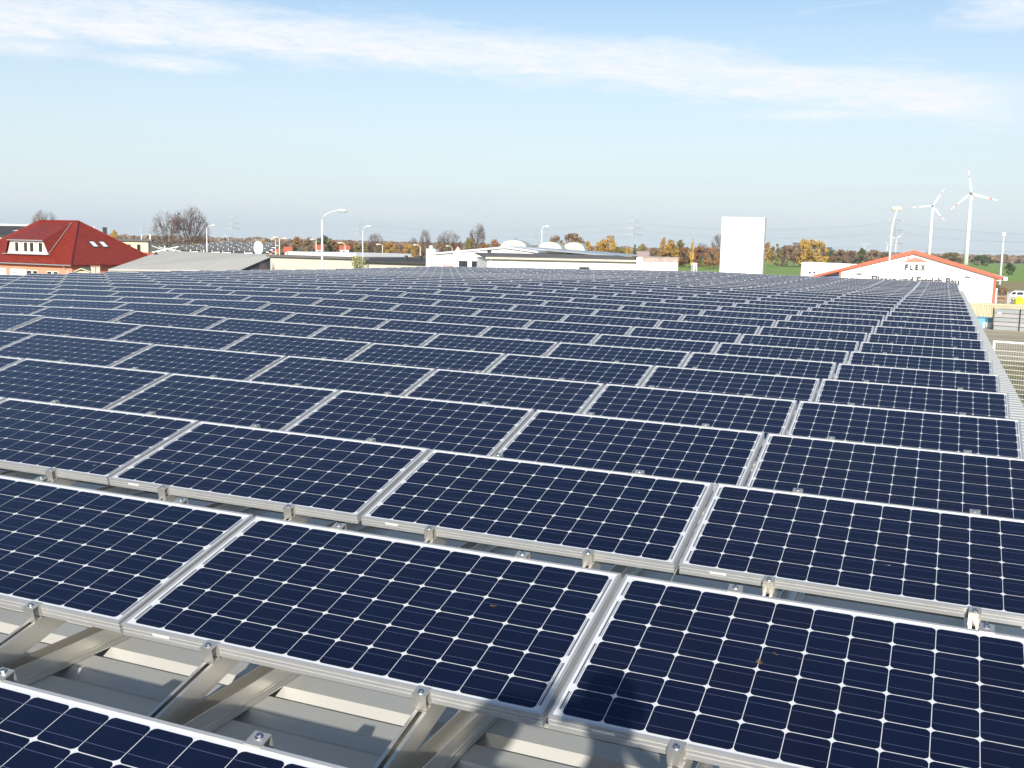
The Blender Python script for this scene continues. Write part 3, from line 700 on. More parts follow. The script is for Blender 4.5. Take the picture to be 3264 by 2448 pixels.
windows(F, [(F.uv(1463, 840, -.35)[0], F.uv(1463, 865, -.35)[1], F.uv(1491, 840, -.35)[0], F.uv(1463, 831, -.35)[1]), (F.uv(1504, 840, -.35)[0], F.uv(1504, 865, -.35)[1], F.uv(1532, 840, -.35)[0], F.uv(1504, 832, -.35)[1])], M['white'], M['glass'], y=-.38)
def textmesh(body, size, mt_, parent, loc, name='lettering', space=1.0, bold=0, xs=1.0):
    cu = bpy.data.curves.new('letters', 'FONT'); cu.body = body; cu.size = size; cu.extrude = .02; cu.space_character = space; cu.offset = bold; cu.resolution_u = 3
    to = bpy.data.objects.new('letters', cu); COL.link(to); bpy.context.view_layer.update()
    me = bpy.data.meshes.new_from_object(to.evaluated_get(bpy.context.evaluated_depsgraph_get())); bpy.data.objects.remove(to)
    me.materials.clear(); me.materials.append(mt_)
    o = bpy.data.objects.new(name, me); COL.link(o); o.parent = parent; o.location = loc; o.rotation_euler = (R_(90), 0, 0); o.scale = (xs, 1, 1)
    return o, max(v.co.x for v in me.vertices) - min(v.co.x for v in me.vertices)
xs0, zs0 = F.uv(1425, 853); xs1, zs1 = F.uv(1446, 846)
o2, wd = textmesh('YAMA', .36, M['signred'], F.root, (xs0, -.05, zs0), bold=.012); o2.scale.x = (xs1 - xs0) / wd
b = MB(); xc_, zc_ = F.uv(1418, 849); n_ = 16
b.wallpoly([(xc_ + .14 * math.cos(6.283 * k / n_), -.05, zc_ + .14 * math.sin(6.283 * k / n_)) for k in range(n_)], .04); lg = F.build(b, 'logo', M['signred'])
b = MB(); b.box(xc_, xc_ + .12, -.07, -.055, zc_ - .02, zc_ + .03); b.build('logo_bar', M['white'], lg)
b = MB(); xq, zq = F.uv(1560, 801); b.tube([(xq, -.05, zq), (xq, .02, zq)], .22, 12); F.build(b, 'vent', M['dark'])
# barrel rooflights
for i, (xa_, xb_, yt_, dd, ln) in enumerate(((1595, 1678, 765, 12, 3.0), (1714, 1790, 771, 16, 3.0), (1795, 1862, 772, 20, 3))):
    u0, u1 = F.uv(xa_, 785, dd)[0], F.uv(xb_, 785, dd)[0]; zt = F.uv((xa_ + xb_) / 2, yt_, dd)[1]; zb_ = zt - .78; n_ = 12
    b = MB(); b.wallpoly([((u0 + u1) / 2 + (u1 - u0) / 2 * math.cos(math.pi * k / n_), dd, zb_ + (zt - zb_) * math.sin(math.pi * k / n_)) for k in range(n_ + 1)], ln)
    b.box(u0 - .1, u1 + .1, dd + .05, dd + ln - .05, za - 1.6, zb_ - .001)
    F.build(b, 'barrel_rooflight', M['plastic'])

F = Facade('annex', 'low white annex with a dark lean-to roof and gutter in front of the motor hall', 'building', (1552, 864, 98), (2034, 870, 101))
zt = F.uv(1800, 826)[1]
b = MB(); b.box(0, F.W, 0, 7.5, 0, zt - .02); F.build(b, 'wall', M['white'])
b = MB(); zk = F.uv(1800, 810.5, 7.5)[1]; b.slab([(-.2, -.3, zt + .12), (F.W + .1, -.3, zt + .12), (F.W + .1, 7.5, zk), (-.2, 7.5, zk)], .16); F.build(b, 'roof', M['felt'])
b = MB(); b.box(-.2, F.W, -.42, -.3, zt - .12, zt + .04); F.build(b, 'gutter', M['lampc'])
b = MB(); x_, z_ = F.uv(1564, 830); b.tube([(x_, -.3, zt), (x_, -.12, zt - .3), (x_, -.12, 0)], .06); F.build(b, 'downpipe', M['white2'])
windows(F, [(F.uv(1849, 860)[0], F.uv(1849, 875)[1], F.uv(1875, 860)[0], F.uv(1849, 854)[1])], M['dark'], M['glass'])
F = Facade('shed', 'white box shed with a weathered translucent top at the right end of the annex', 'shed', (2036, 870, 100.2), (2160, 872, 100.6))
zt = F.uv(2100, 821)[1]; zm = F.uv(2100, 836)[1]
b = MB(); b.box(0, F.W, 0, 5, 0, zm); F.build(b, 'wall', M['white'])
b = MB(); b.box(0, F.W, -.03, 5, zm + .002, zt); b.box(-.1, F.W + .1, -.1, 5.1, zt, zt + .06); F.build(b, 'roof', M['translu'])
b = MB(); b.box(-.28, .28, -.2, -.032, 0, zt); F.build(b, 'corner_post', M['galv'])
b = MB(); b.box(.35, .75, -.3, -.032, zm - 1.0, zm - .1); F.build(b, 'meter_box', M['galv'])

# sign pylon with two dark stripes
F = Facade('sign_pylon', 'narrow white sign pylon with dark stripes standing before the green field', 'sign', (2204, 872, 118), (2221, 872, 118))
zt = F.uv(2212, 838)[1]
b = MB(); b.box(0, F.W, 0, .35, 0, zt); F.build(b, 'panel', M['white2'])
b = MB(); b.box(F.W * .10, F.W * .27, -.02, -.002, 0, zt - .05); F.build(b, 'stripe', M['text'])
o2, wd = textmesh('>', .55, M['text'], F.root, (F.W * .5, -.03, zt - 1.25), bold=.02)
b = MB(); b.tube([(F.W * .68, -.02, zt - .45), (F.W * .68, .01, zt - .45)], .09, 10); b.box(F.W * .58, F.W * .80, -.02, -.002, zt - 1.0, zt - .62); F.build(b, 'emblem', M['text'])

# tall white tower block
F = Facade('tower', 'tall plain white box tower rising above the far panel rows', 'tower', (2293, 874, 186.9), (2429, 876, 186.5))
zt = F.uv(2303, 693)[1]
b = MB(); b.box(0, F.W, 0, 7, 0, zt); F.build(b, 'wall', M['towerw'])
b = MB(); b.box(-.04, F.W + .04, -.04, 7.04, zt, zt + .1)
F.build(b, 'coping', M['galv'])
for x_ in (2.0, 2.25): F.build(MB().tube([(x_, .6, zt), (x_, .6, zt + .75)], .03), 'antenna', M['galv'])
b = MB()
b.tube([(F.W - 2.2, .5, zt + .35), (F.W - .9, .5, zt + .4), (F.W - .2, .5, zt)], .04); F.build(b, 'roof_rail', M['galv'])

# ------------------------------------------------------------------ tile merchant's hall
F = Facade('tile_hall', 'white gabled hall with bright red roof edge and dark lettering', 'building', (2675, 950, 150), (3163, 968, 150))
xa, za = F.uv(2914, 799); xl, zl = F.uv(2590, 880); xr, zr_ = F.uv(3200, 885); W_ = F.W
def edge(x): return zl + (za - zl) * (x - xl) / (xa - xl) if x < xa else zr_ + (za - zr_) * (xr - x) / (xr - xa)
b = MB(); b.wallpoly([(0, 0, 0), (W_, 0, 0), (W_, 0, edge(W_) - .35), (xa, 0, za - .35), (0, 0, edge(0) - .35)], 30); F.build(b, 'wall', M['white'])
b = MB(); b.slab([(xl, -.25, zl + .05), (xa, -.25, za + .05), (xa, 31, za + .05), (xl, 31, zl + .05)], .12); b.slab([(xa, -.25, za + .05), (xr, -.25, zr_ + .05), (xr, 31, zr_ + .05), (xa, 31, za + .05)], .12); F.build(b, 'roof', M['red'])
b = MB(); hh = .42
b.wallpoly([(xl, -.36, zl - hh + .2), (xa, -.36, za - hh), (xa, -.36, za + .08), (xl, -.36, zl + .08)], .09); b.wallpoly([(xa, -.36, za - hh), (xr, -.36, zr_ - hh + .1), (xr, -.36, zr_ + .08), (xa, -.36, za + .08)], .09); F.build(b, 'bargeboard', M['red'])
b = MB(); b.box(-.2, .05, -.12, -.002, 0, edge(0) - .4); b.box(W_ - .05, W_ + .2, -.12, -.002, 0, edge(W_) - .4); F.build(b, 'corner_trim', M['red'])
b = MB()
for k in range(3):
    y_ = -.4 + k * 4; b.beam((xl + .6, y_, zl - .35), (-.1, y_, edge(0) - 1.05), .3, .26)
F.build(b, 'canopy_beam', M['blue'])
b = MB(); b.box(xl + 1.4, -.3, 5, 5.3, 0, zl - .3); b.box(-1.9, -.25, -.2, -.1, zl + .28, zl + .42); F.build(b, 'canopy_wall', M['dark'])
b = MB(); b.box(xl + .3, -.4, -.35, -.25, zl - .95, zl - .62); F.build(b, 'canopy_board', M['white2'])
b = MB(); b.box(xr - .1, xr + .35, -1.1, 30, zr_ - .35, zr_ + .1); F.build(b, 'gutter', M['white2'])
b = MB(); b.tube([(W_ + .35, -.3, zr_ - 1.4), (W_ + .35, -.3, .2)], .12, 8); b.beam((W_ + .25, -.3, zr_ - .4), (xr, -.6, zr_ - .3), .08, .1); F.build(b, 'downpipe', M['white2'])
for (a_, c_) in ((2742, 869), (3088, 879)):
    x_, z_ = F.uv(a_, c_); b = MB(); b.box(x_ - .28, x_ + .28, -.5, -.05, z_ - .1, z_ + .14); b.beam((x_, -.1, z_ + .1), (x_, .02, z_ + .25), .06, .06); F.build(b, 'floodlight', M['galv'])
q4 = [F.uv(*p) for p in ((2873, 836), (2919, 820), (2965, 836))]
b = MB(); b.wallpoly([(p[0], -.04, p[1]) for p in q4], .03); c0_, c1_ = F.uv(2892, 831), F.uv(2898, 818); b.box(c0_[0], c1_[0], -.035, -.005, c0_[1], c1_[1]); F.build(b, 'logo', M['logo'])
for k, (ch, a_, c_) in enumerate((('F', 2884, 2895), ('L', 2901, 2911), ('E', 2917, 2928), ('X', 2934, 2950))):
    x0_, z0_ = F.uv(a_, 859.5 + k * .5); x1_, z1_ = F.uv(c_, 842.5 + k * .5)
    o2, wd = textmesh(ch, (z1_ - z0_) / .73, M['text'], F.root, (x0_, -.04, z0_), bold=.06)
    mn = min(v.co.x for v in o2.data.vertices); o2.scale.x = (x1_ - x0_) / wd; o2.location.x = x0_ - mn * o2.scale.x
x0_, z0_ = F.uv(2776, 900.5); x1_, _ = F.uv(3056, 906)
o2, wd = textmesh('Fliesen und Estrich Bau', (F.uv(2900, 879)[1] - F.uv(2900, 901)[1]) / .70, M['text'], F.root, (x0_, -.04, z0_), bold=.045); o2.scale.x = (x1_ - x0_) / wd
F = Facade('office_hut', 'small white hut with two windows left of the red edged hall', 'building', (2552, 884, 160), (2730, 890, 160))
zt = F.uv(2600, 842)[1]
b = MB(); b.box(0, F.W, 0, 6, 0, zt); F.build(b, 'wall', M['white2'])
b = MB(); b.wallpoly([(-.15, -.2, zt), (F.W, -.2, zt), (F.W, -.2, zt + .15), (.4, -.2, zt + .3), (0, -.2, zt + .15)], 6.4); F.build(b, 'roof', M['galv'])
windows(F, [(F.uv(a_, 870)[0], F.uv(a_, 872)[1], F.uv(c_, 870)[0], F.uv(a_, 866)[1]) for a_, c_ in ((2578, 2585), (2592, 2599))], M['white2'], M['glass'])

# ------------------------------------------------------------------ street lamps
RV = Vector((.9255, .3785, 0))                  # lateral direction of the street frontage
def lamp(label, px, pyb, d, pytop, arms, r=.09, mt_=None, base=None):
    """arms: list of (px, py) of lamp heads"""
    mt_ = mt_ or M['lamp']; g0 = Gd(px, pyb, d); zt = V(px, pytop, d).z - GZ
    lean = V(px, pytop, d) - V(px, pyb, d); o = thing('street_lamp', label, 'street lamp', g0, 0, 'street lamps beyond the array')
    b = MB(); b.tube([(0, 0, 0), (0, 0, zt * .5), (0, 0, zt)], [r * 1.15, r, r * .7], 10); b.build('pole', mt_, o, True)
    base_px = project(g0 + Vector((0, 0, zt)))
    for (hx, hy) in arms:
        dx = (hx - base_px[0]) / FPX * base_px[2]; dz = (base_px[1] - hy) / FPX * base_px[2]
        sg = 1 if dx > 0 else -1
        p = [Vector((0, 0, zt)), RV * dx * .12 + Vector((0, 0, zt + dz * .45)), RV * dx * .45 + Vector((0, 0, zt + dz * .82)), RV * dx * .85 + Vector((0, 0, zt + dz))]
        b = MB(); b.tube(p, r * .48, 8); b.build('arm', mt_, o, True)
        c = p[-1]; L = max(.55, r * 6)
        b = MB(); b.tube([c - RV * sg * .1, c + RV * sg * L * .15, c + RV * sg * L * .6, c + RV * sg * L + Vector((0, 0, -.02))], [.05, r * 1.15, r * 1.35, r * .45], 8)
        hd = b.build('lamp_head', mt_, o, True); b = MB(); b.box(-.12, .12, -.08, .08, -.04, 0); q_ = b.build('lens', M['plastic'], hd); q_.location = c + RV * sg * L * .55 - Vector((0, 0, r * 1.6))
    return o
lamp('tallest white street lamp with a curved arm, behind the grey gable hall', 1027, 856, 67, 700, [(1088, 670)], .085)
lamp('white street lamp with a short arm behind the round bush', 1156, 822, 125, 734, [(1172, 721)], .085)
lamp('white street lamp in front of the two big bare trees', 660, 806, 205, 727, [(677, 718)], .12)
lamp('small distant street lamp over the right end of the rack roof', 728, 770, 300, 759, [(716, 751)], .09)
lamp('two-armed street lamp just right of the round white sign', 891, 815, 150, 763, [(880, 757), (903, 760)], .10, M['lampc'])
lamp('thin lamp post standing left of the two-armed street lamp', 879, 812, 165, 766, [(871, 762)], .07, M['lampc'])
lamp('beige street lamp left of the tallest lamp', 1008, 815, 150, 768, [(998, 763)], .08, M['lampc'])
lamp('beige street lamp right of the tallest lamp', 1100, 820, 150, 780, [(1086, 774)], .08, M['lampc'])
lamp('beige street lamp before the yellow tree, right of the round bush', 1219, 820, 160, 784, [(1208, 779)], .07, M['lampc'])
lamp('beige street lamp above the dark roofed shed, nearest the white hall', 1339, 824, 150, 787, [(1326, 781)], .08, M['lampc'])
lamp('small street lamp showing above the left slope of the white hall', 1441, 802, 200, 790, [(1428, 784)], .09, M['lampc'])
lamp('white street lamp between the barrel rooflights of the white hall', 1726, 790, 140, 729, [(1740, 721)], .085)
# floodlight masts
g0 = Gd(2830, 905, 92); zt = V(2848, 668, 92).z - GZ
o = thing('floodlight_mast', 'white mast with twin floodlights before the red edged hall', 'lamp post', g0)
b = MB(); b.tube([(0, 0, 0), (0, 0, zt * .87), (.12, .05, zt * .93), (.30, .12, zt)], [.12, .08, .07, .06], 10); b.build('pole', M['lamp'], o, True)
for k in (-1, 1):
    b = MB(); c = Vector((.30, .12, zt)) + RV * k * .2; b.tube([c - RV * .18, c + RV * .18], .10, 8); b.box(c.x - .17, c.x + .17, c.y - .1, c.y + .1, c.z + .05, c.z + .24)
    b.build('floodlight', M['lampc'], o)
g0 = Gd(3186, 915, 250); zt = V(3200, 752, 250).z - GZ
o = thing('floodlight_mast', 'thin white mast with one small lamp at the right edge', 'lamp post', g0)
b = MB(); b.tube([(0, 0, 0), (0, 0, zt)], [.26, .13], 8); b.build('pole', M['lamp'], o, True)
b = MB(); b.box(-.35, .35, -.3, .3, zt, zt + .7); b.build('floodlight', M['lamp'], o)
# round sign
g0 = Gd(824, 862, 190); c = V(824, 790, 190); zc = c.z - GZ
o = thing('round_sign', 'oval white sign on a pole above the grey hall ridge', 'sign', g0, math.atan2(RV.y, RV.x) + .3)
b = MB(); b.tube([(0, .12, 0), (0, .12, zc)], .08); b.build('pole', M['lamp'], o)
b = MB(); b.wallpoly([(.80 * math.cos(6.283 * k / 28), -.06, zc + 1.2 * math.sin(6.283 * k / 28)) for k in range(28)], .14); b.build('disc', M['white2'], o)
for k in (-.5, 0, .5):
    b = MB(); b.box(k - .14, k + .14, -.35, -.12, zc + 1.3, zc + 1.46); b.beam((k, -.2, zc + 1.32), (k, .05, zc + 1.0), .04, .04); b.build('lamp', M['plastic'], o)

# ------------------------------------------------------------------ wind turbines
def turbine(label, hub, tips, d, group, base=None):
    hv = V(*hub, d); g0 = Vector((hv.x, hv.y, GZ)); zt = hv.z - GZ; los = Vector((hv.x - CAM.x, hv.y - CAM.y, 0)).normalized(); side = Vector((los.y, -los.x, 0))
    o = thing('wind_turbine', label, 'wind turbine', g0, 0, group)
    b = MB(); b.tube([(0, 0, 0), (0, 0, zt * .5), (0, 0, zt)], [zt * .034, zt * .026, zt * .017], 16); b.build('tower', M['turb'], o, True)
    b = MB(); n0 = Vector((0, 0, zt)) + los * 2.2; b.tube([n0 - los * 3.4, n0 - los * 2.2, n0 + los * 5, n0 + los * 6], [1.1, 2.0, 1.9, 1.0], 10); b.build('nacelle', M['turb'], o, True)
    hc = Vector((0, 0, zt)) - los * 2.2; b = MB(); b.tube([hc + los * 1.2, hc, hc - los * 1.4], [1.6, 1.6, .3], 10); b.build('hub', M['gold'], o, True)
    hp = project(g0 + hc)
    for (tx, ty) in tips:
        v = side * (tx - hp[0]) + Vector((0, 0, 1)) * (hp[1] - ty); v *= hp[2] / FPX; L = v.length; t_ = v.normalized(); w = los.cross(t_).normalized(); b = MB()
        st = [(0, .9), (.08, .9), (.20, 2.0), (.42, 1.5), (.62, 1.15), (.72, 1.0), (.84, .8), (.93, .6), (1, .25)]; vs = []
        for (s_, c_) in st:
            p = hc + t_ * (L * s_); k_ = L / 31
            vs += [p - w * c_ * .45 * k_, p + los * .22 * k_, p + w * c_ * .75 * k_, p - los * .22 * k_]
        n_ = len(st)
        for i in range(n_ - 1):
            mi = 1 if (L > 24 and (.62 <= st[i][0] < .72 or st[i][0] >= .93)) else 0
            for k in range(4): b.f.append((i * 4 + k, i * 4 + (k + 1) % 4, (i + 1) * 4 + (k + 1) % 4, (i + 1) * 4 + k)); b.m.append(mi)
        b.v = [tuple(p) for p in vs]; b.build('blade', [M['turb'], M['tred']], o)
gT = 'wind turbines on the plain'
turbine('tallest wind turbine, its blades tipped red, at the right', (3096, 617), [(3082, 538), (3034, 672), (3182, 640)], 1206, gT)
turbine('second tallest wind turbine, rising behind the red roof apex', (2973, 656), [(3006, 597), (2906, 663), (3014, 706)], 1530, gT)
turbine('small wind turbine right beside the lattice pylon', (2857, 760), [(2880, 742), (2830, 753), (2862, 789)], 3300, gT)
turbine('smallest wind turbine half hidden by the floodlight mast', (2829, 780), [(2819, 769), (2851, 779), (2827, 800)], 4200, gT)
turbine('distant wind turbine above the dark green tree', (2755, 782), [(2742, 773), (2773, 774), (2755, 799)], 4200, gT)
turbine('distant wind turbine behind the large golden tree', (2612, 773), [(2597, 762), (2632, 768), (2612, 790)], 4200, gT)

# ------------------------------------------------------------------ lattice pylons and their lines
def pylon(label, px, pytop, pybase, d, arms):
    p = V(px, pytop, d); g0 = Vector((p.x, p.y, GZ)); zt = p.z - GZ; los = Vector((p.x - CAM.x, p.y - CAM.y, 0)).normalized()
    o = thing('pylon', label, 'pylon', g0, math.atan2(los.y, los.x) - math.pi / 2, 'power pylons on the horizon'); b = MB(); w0 = zt * .085; w1 = zt * .017; r = zt * .0030
    def wz(z): return w0 + (w1 - w0) * min(1, z / (zt * .8)) if z < zt * .8 else w1 * (1 - .6 * (z / zt - .8) / .2)
    zs = [zt * i / 14 for i in range(15)]
    for (sx, sy) in ((-1, -1), (1, -1), (1, 1), (-1, 1)):
        b.tube([(sx * wz(z), sy * wz(z), z) for z in zs[::2]], r * 1.5, 4)
    for i in range(14):
        a_, c_ = wz(zs[i]), wz(zs[i + 1])
        for sy in (-1, 1):
            b.tube([(-a_, sy * a_, zs[i]), (c_, sy * c_, zs[i + 1])], r, 3); b.tube([(a_, sy * a_, zs[i]), (-c_, sy * c_, zs[i + 1])], r, 3)
    b.build('mast', M['gold'], o); att = []
    for (f_, half) in arms:
        z = zt * f_; L = zt * half; b = MB()
        for s_ in (-1, 1):
            b.tube([(0, -wz(z), z), (s_ * L, 0, z)], r, 3); b.tube([(0, wz(z), z), (s_ * L, 0, z)], r, 3); b.tube([(0, 0, z + zt * .035), (s_ * L, 0, z)], r, 3)
            b.tube([(s_ * L, 0, z), (s_ * L, 0, z - zt * .04)], r, 4); att.append(Vector((s_ * L, 0, z - zt * .04)))
            if half > .13: b.tube([(s_ * L * .6, 0, z), (s_ * L * .6, 0, z - zt * .04)], r, 4)
        b.build('crossarm', M['gold'], o)
    mw = Matrix.Translation(g0) @ Matrix.Rotation(o.rotation_euler.z, 4, 'Z'); return [mw @ a_ for a_ in att]
A3 = [(.97, .14), (.76, .22), (.58, .26)]
P1 = pylon('largest lattice pylon, in the middle above the small evergreen', 2022, 701, 790, 1450, A3)
P2 = pylon('lattice pylon between the tallest lamp and its right neighbour', 1147, 711, 780, 1750, A3)
P3 = pylon('lattice pylon seen between the two arched rooflights', 1705, 730, 785, 2050, [(.97, .05), (.76, .11), (.56, .14)])
P4 = pylon('lattice pylon behind the floodlight mast at the right', 2855, 698, 800, 1230, [(.96, .12), (.74, .17), (.44, .2)])
P5 = pylon('faint lattice pylon right of the two big bare trees', 744, 690, 762, 1650, A3)
P6 = pylon('faintest lattice pylon left of the two big bare trees', 456, 715, 760, 2400, A3)
def wire(a_, c_, sag, n_=16): return [a_.lerp(c_, i / n_) - Vector((0, 0, sag * 4 * (i / n_) * (1 - i / n_))) for i in range(n_ + 1)]
def line(label, A_, B_, sag):
    o = thing('power_line', label, 'power line', (A_[0].x, A_[0].y, GZ), 0, 'power lines on the horizon'); off = Vector((A_[0].x, A_[0].y, GZ))
    for a_, c_ in zip(A_, B_): MB().tube([p - off for p in wire(a_, c_, sag)], .036, 3, cap=False).build('cable', M['black'], o)
Q = [V(3500 + dx, 745 + dy, 1050) for dx, dy in ((0, 0), (30, 0), (-10, 22), (40, 22), (-20, 44), (50, 44))]
line('power cables sagging away to the right edge behind the turbines', P4, Q, 5)
line('power cables between the pylon by the mast and the middle pylon', P1, P4, 9)
line('power cables running left from the largest middle pylon', P2, P1, 11)

# ------------------------------------------------------------------ trees
def rdir(rr): 
    while True:
        v = Vector((rr.uniform(-1, 1), rr.uniform(-1, 1), rr.uniform(-1, 1)))
        if .05 < v.length < 1: return v.normalized()
def leafy(seed, wide=1.0, clumps=34, per=58, trunk=.12, cone=0.0, lsize=.062):
    """unit tree, height 1, crown about `wide` across; returns trunk and crown meshes"""
    rr = random.Random(seed); tb, cb2 = MB(), MB(); tb.tube([(0, 0, 0), (.01, 0, trunk), (.0, .01, .62)], [.022, .016, .006], 6)
    for i in range(clumps):
        h = rr.random(); z = trunk * .8 + (1 - trunk * .8) * (h ** .8)
        env = math.sin(math.pi * min(1, max(.05, (z - trunk * .5) / (1.06 - trunk * .5))) ** .85) ** .65 if not cone else (1 - (z - trunk * .6) / (1.05 - trunk * .6)) * (1 - cone) + cone * .5
        a_ = rr.uniform(0, 6.283); rad = wide * .5 * env * math.sqrt(rr.random()) * .86
        c = Vector((math.cos(a_) * rad, math.sin(a_) * rad, z - .05)); cr = rr.uniform(.07, .135) * (.6 + .4 * wide) * (.5 if cone else 1)
        tb.tube([(0, 0, max(.1, c.z * .55)), c * .6 + Vector((0, 0, c.z * .3)), c], [.008, .004, .002], 4)
        for k in range(per):
            v = rdir(rr); p = c + v * cr * rr.uniform(.55, 1.05); p.z = min(p.z, 1.0); s_ = lsize * rr.uniform(.35, .8)
            n_ = (v + rdir(rr) * .8).normalized(); u_ = n_.orthogonal().normalized(); w_2 = n_.cross(u_)
            an = rr.uniform(0, 3.14); u2 = u_ * math.cos(an) + w_2 * math.sin(an); w2 = n_.cross(u2)
            cb2.poly([p - u2 * s_, p - w2 * s_ * .6, p + u2 * s_ * .8, p + w2 * s_ * .6])
    return tb, cb2
def dome(seed, n1=8, n2=8, n3=9, wide=.5, zc=.62, rz=.38, th=.02):
    rr = random.Random(seed); b, tw = MB(), MB(); fork = Vector((rr.uniform(-.02, .02), rr.uniform(-.02, .02), .24)); b.tube([(0, 0, 0), fork * .5 + Vector((.008, 0, 0)), fork], [th * 1.3, th, th * .85], 7)
    def onell(v, k): return Vector((v.x * wide * k, v.y * wide * k, zc + v.z * rz * k))
    def curve(p, q_, r0, r1, m_, n_=4, bow=.10):
        d_ = q_ - p; off = rdir(rr) * d_.length * bow + Vector((0, 0, -d_.length * .04)); pts = [p + d_ * t_ + off * math.sin(math.pi * t_) for t_ in [i / n_ for i in range(n_ + 1)]]
        m_.tube(pts, [r0 + (r1 - r0) * i / n_ for i in range(n_ + 1)], 4 if m_ is b else 3, cap=False); return pts
    for i in range(n1):
        a_ = 6.283 * (i + rr.uniform(-.3, .3)) / n1; e_ = rr.uniform(-.35, .95); v = Vector((math.cos(a_) * math.cos(e_), math.sin(a_) * math.cos(e_), math.sin(e_)))
        P_ = curve(fork, onell(v, .55), th * .55, th * .26, b, 5, .13)
        for j in range(n2):
            u_ = (v + rdir(rr) * .75).normalized(); st = P_[rr.randint(2, 5)]; Q_ = curve(st, onell(u_, rr.uniform(.72, .88)), th * .24, th * .12, b, 3, .12)
            for k in range(n3):
                w_3 = (u_ + rdir(rr) * .42).normalized(); s2 = Q_[rr.randint(1, 3)]; T_ = curve(s2, onell(w_3, rr.uniform(.82, 1.03)), th * .12, .0012, tw, 2, .12)
                for l in range(2): curve(T_[1], T_[1] + (T_[2] - T_[1]).length * (w_3 + rdir(rr) * .9).normalized() * .9, .0016, .0009, tw, 1, 0)
    return b, tw
def bare(seed, spread=.5, levels=5, up=.25, thick=.028, flat=1.0, twr=.0016):
    rr = random.Random(seed); b, tw = MB(), MB()
    def grow(p, dr, L, r, lv):
        q_ = p + dr * L * .5 + rdir(rr) * L * .07; e_ = p + dr * L; (b if lv > 1 else tw).tube([p, q_, e_], [r, r * .82, r * .64], 5 if lv > 2 else 3, cap=False)
        if lv == 0: return
        nchild = (3 if lv > 1 else 4)
        for i in range(nchild):
            side = rdir(rr); side = (side - dr * side.dot(dr)).normalized(); d2 = (dr * rr.uniform(.55, .95) + side * rr.uniform(spread * .6, spread * 1.35) + Vector((0, 0, up * rr.random()))); d2.z *= flat; d2.normalize()
            st = p + dr * L * rr.uniform(.55, 1.0) if i else e_
            grow(st, d2, L * rr.uniform(.62, .86), max(twr, r * .60), lv - 1)
    grow(Vector((0, 0, 0)), Vector((0, 0, 1)), .27, thick, levels)
    zm = max(v[2] for v in b.v + tw.v)
    for m_ in (b, tw): m_.v = [(x / zm, y / zm, z / zm) for x, y, z in m_.v]
    return b, tw
def meshes(pair, m1, m2): return mk('trunk', pair[0], [m1]), mk('crown', pair[1], [m2])
TP = {'round': [meshes(leafy(s_, .95), M['bark'], LEAF['rust']) for s_ in (1, 2, 3)], 'wide': [meshes(leafy(s_, 1.35, 42, 56), M['bark'], LEAF['rust']) for s_ in (4, 5)],
      'tall': [meshes(leafy(s_, .6, 28, 52, .16), M['barkp'], LEAF['gold']) for s_ in (6, 7)], 'cone': [meshes(leafy(8, .5, 40, 26, .08, .12, .035), M['bark'], LEAF['green'])],
      'bush': [meshes(leafy(s_, 1.7, 44, 52, .03, lsize=.075), M['bark'], LEAF['brown']) for s_ in (9, 10)]}
BP = [meshes(dome(21, 8, 6, 6, .5, .60, .40), M['bark'], M['twig']), meshes(dome(22, 7, 7, 8, .42, .62, .38, .016), M['bark'], M['twig']), meshes(dome(23, 7, 8, 8, .36, .66, .35, .016), M['bark'], M['twig']), meshes(dome(24, 9, 7, 7, .5, .58, .42, .022), M['bark'], M['twig'])]
def put_tree(kind, px, pytop, wpx, pyb, d, label, leaf=None, group='autumn trees beyond the buildings', name='tree', cat='tree', wscale=1.0):
    g0 = Gd(px, pyb, d); zt = V(px, pytop, d).z - GZ; wid = wpx * d / FPX * 1.05
    tm, cm = kind; mw_ = max(abs(v.co.x) for v in cm.vertices) + max(abs(v.co.y) for v in cm.vertices)
    o = thing(name, label, cat, g0, random.Random(px).uniform(0, 6.28), group); s_ = wid / mw_; o.scale = (s_, s_, zt)
    a_ = part('trunk', tm, o); c_ = part('crown', cm, o)
    if leaf:
        c_.material_slots[0].link = 'OBJECT'; c_.material_slots[0].material = LEAF[leaf]
    return o
CN = {'rust': 'rust brown', 'gold': 'golden yellow', 'olive': 'olive', 'green': 'dark green', 'brown': 'dull brown'}
